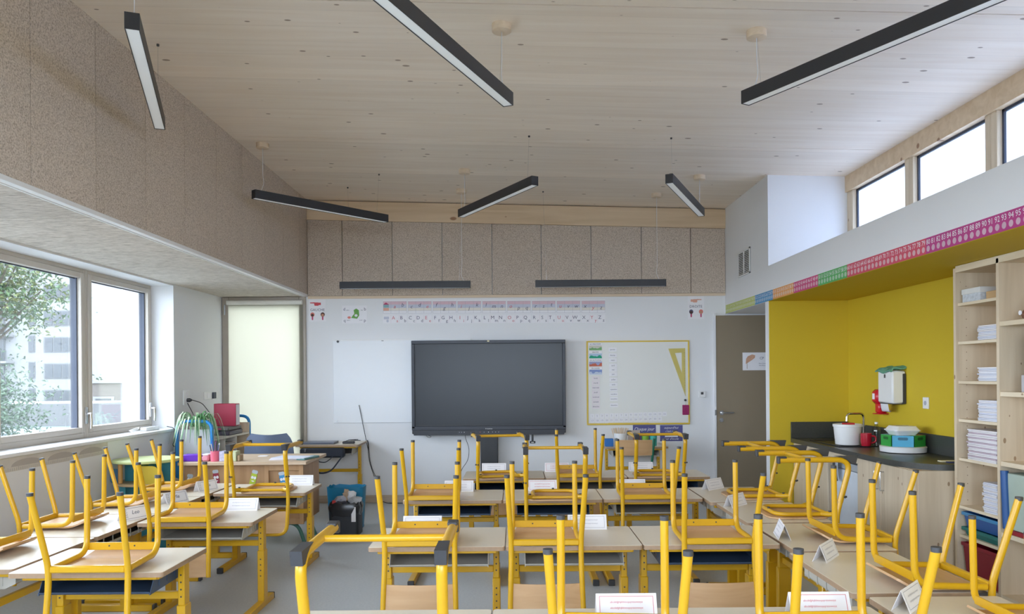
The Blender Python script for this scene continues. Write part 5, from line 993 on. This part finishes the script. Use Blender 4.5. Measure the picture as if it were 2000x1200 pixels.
# ------------------------------------------------------------------ outside
struct('ground_outside', MB().box(-160, 60, -60, 190, -4.3, -4.2), pm((.20, .21, .20), .9, name='yard', var=.2, scale=.3), 'yard ground outside the window')
FAC = pm((.19, .19, .19), .85, name='pale_facade', var=.04, scale=.3); FAC2 = pm((.115, .115, .115), .85, name='cream_facade', var=.04, scale=.3); WIND = pm((.035, .04, .045), .2, name='far_window'); RAIL = pm((.05, .055, .06), .6, name='far_rail')
ab = thing('apartment_building', 'white apartment block with balconies seen through the window', 'building', (-54, 80, -4.2)); MB().box(-14, 8.9, 0, 12, 0, 19.3).build('walls', FAC, ab, 0); MB().box(-14.3, 9.2, -.4, 12.3, 19.3, 19.8).build('roof', FAC2, ab, 0)
for f_ in range(6):
    zf = 3.1 + 2.75 * f_
    for x, ww in ((5.1, 3.6),):
        w_ = MB().box(x - .1, x + ww + .1, -.05, 0, zf - .1, zf + 1.5).build('window', FAC2, ab, 0)
        for q in range(4): MB().box(x + q * ww / 4 + .06, x + (q + 1) * ww / 4 - .06, -.09, -.051, zf, zf + 1.4).build('pane', WIND, w_, 0)
    w_ = MB().box(3.4, 4.1, -.05, 0, zf - .1, zf + 1.7).build('window', FAC2, ab, 0); MB().box(3.5, 4.0, -.09, -.051, zf, zf + 1.6).build('pane', WIND, w_, 0)
    b_ = MB().box(-3.6, 1.9, -1.3, 0, zf - 1.2, zf - 1.0).build('balcony', FAC, ab, 0)
    for q in range(28): MB().box(-3.6 + .2 * q, -3.53 + .2 * q, -1.3, -1.24, zf - 1.0, zf).build('baluster', RAIL, b_, 0)
    MB().box(-3.6, 1.9, -1.32, -1.22, zf, zf + .08).build('handrail', RAIL, b_, 0)
    w_ = MB().box(-2.6, 1.0, -.05, 0, zf - 1.0, zf + 1.4).build('window', FAC2, ab, 0)
    for q in range(2): MB().box(-2.5 + 1.75 * q, -.85 + 1.75 * q, -.09, -.051, zf - .9, zf + 1.3).build('pane', WIND, w_, 0)
MB().lathe([(.9, 0), (.9, .1)], 20, M=FB(-6.9, 0, 11.7)).build('round_window', WIND, ab, 0)
b2 = thing('apartment_building', 'distant cream block with stacked loggias in the right sash', 'building', (-60, 110, -4.2)); MB().box(-4.3, .2, 0, 10, 0, 17.0).box(.2, 5.2, 2, 12, 0, 14).build('walls', FAC2, b2, 0)
for f_ in range(5): MB().box(-.5, .9, -.06, 0, 3.2 + 2.8 * f_, 4.6 + 2.8 * f_).build('window', WIND, b2, 0)
b3 = thing('low_annex', 'low beige annex with one window beyond the right sash', 'building', (-21.2, 40, -4.2)); MB().box(-1.6, 3.2, 0, 4, 0, 5.45).build('walls', pm((.105, .092, .082), .85, name='beige_render', var=.04), b3, 0); MB().box(-1.7, 3.3, -.1, 4.1, 5.45, 5.6).build('parapet', FAC, b3, 0); w_ = MB().box(-.75, .35, -.05, 0, 3.8, 4.75).build('window', FAC, b3, 0); MB().box(-.6, .2, -.09, -.051, 3.9, 4.65).build('pane', WIND, w_, 0)
b4 = thing('flat_roof_wing', 'pale flat roof of the school wing outside the window', 'building', (-15, 24, -4.2)); MB().box(-9, 5.2, -3, 4, 0, 4.0).build('walls', FAC, b4, 0); MB().box(-9.2, 5.4, -3.2, 4.2, 4.0, 4.2).build('roof', pm((.10, .125, .13), .7, name='roof_membrane'), b4, 0); MB().box(-8, 2, 0, 3, 4.2, 4.9).build('roof_box', FAC2, b4, 0)
def tree(name, label, loc, crown, n, seed, leaf, cols):
    t = thing(name, label, 'tree', loc, 0); q = random.Random(seed); base = -4.2 - loc[2]
    t.location = (loc[0], loc[1], -4.2)
    zc_ = loc[2] + 4.2; tk = MB(); tk.tube([(0, 0, 0), (.08, .05, zc_ * .45), (0, 0, zc_ * .8)], [.16, .13, .10], 10); cents = []
    for k in range(26):
        th, ph, r = q.uniform(0, 2 * PI), q.uniform(-.9, 1.2), q.uniform(.45, 1)
        c = Vector((crown[0] * r * math.cos(th) * math.cos(ph * .8), crown[1] * r * math.sin(th) * math.cos(ph * .8), zc_ + crown[2] * r * math.sin(ph))); cents.append(c)
        tk.tube([(0, 0, zc_ * q.uniform(.55, .8)), tuple(c * .5 + Vector((0, 0, zc_ * .38))), tuple(c)], [.05, .03, .012], 6)
    tk.build('trunk', pm((.07, .055, .04), .9, name='bark', var=.3), t)
    for j, col in enumerate(cols):
        vs, fs = [], []
        for k in range(n // len(cols)):
            c = q.choice(cents); p = c + Vector((q.gauss(0, .34), q.gauss(0, .34), q.gauss(0, .26))); e = Euler((q.uniform(-1, 1), q.uniform(-1, 1), q.uniform(0, 6.3))).to_matrix(); L = leaf * q.uniform(.6, 1.2); b = len(vs)
            for u in ((-L, 0, 0), (0, -L * .45, .02), (L, 0, 0), (0, L * .45, .02)): vs.append(p + e @ Vector(u))
            fs.append((b, b + 1, b + 2, b + 3))
        MB().add(vs, fs).build('foliage', pm(col, .6, name='tree_leaf', var=.35, scale=3), t, 0, False)['kind'] = 'stuff'
tree('leafy_tree', 'tall leafy tree filling the upper left of the window', (-10.3, 14.2, 3.35), (1.75, 1.6, 1.25), 9000, 5, .055, [(.045, .085, .035), (.065, .115, .045), (.11, .13, .04)])
tree('leafy_tree', 'lower bushy tree at the bottom left of the window', (-9.75, 13.0, .85), (1.15, 1.1, .95), 8000, 9, .045, [(.045, .08, .04), (.07, .11, .065)])
tree('leafy_tree', 'small distant tree between the buildings', (-42.8, 78, -.6), (1.6, 1.6, 2.2), 900, 11, .22, [(.06, .10, .05)])
struct('added_sky_blocker', MB().box(-5.2, -3.02, 10.4, 10.6, -4.2, 2.6), pm((.26, .27, .24), .9, name='blocker_grey'), 'grey outer wall return behind the corner blind')  # added panel that blocks the sky behind the left half of the blind
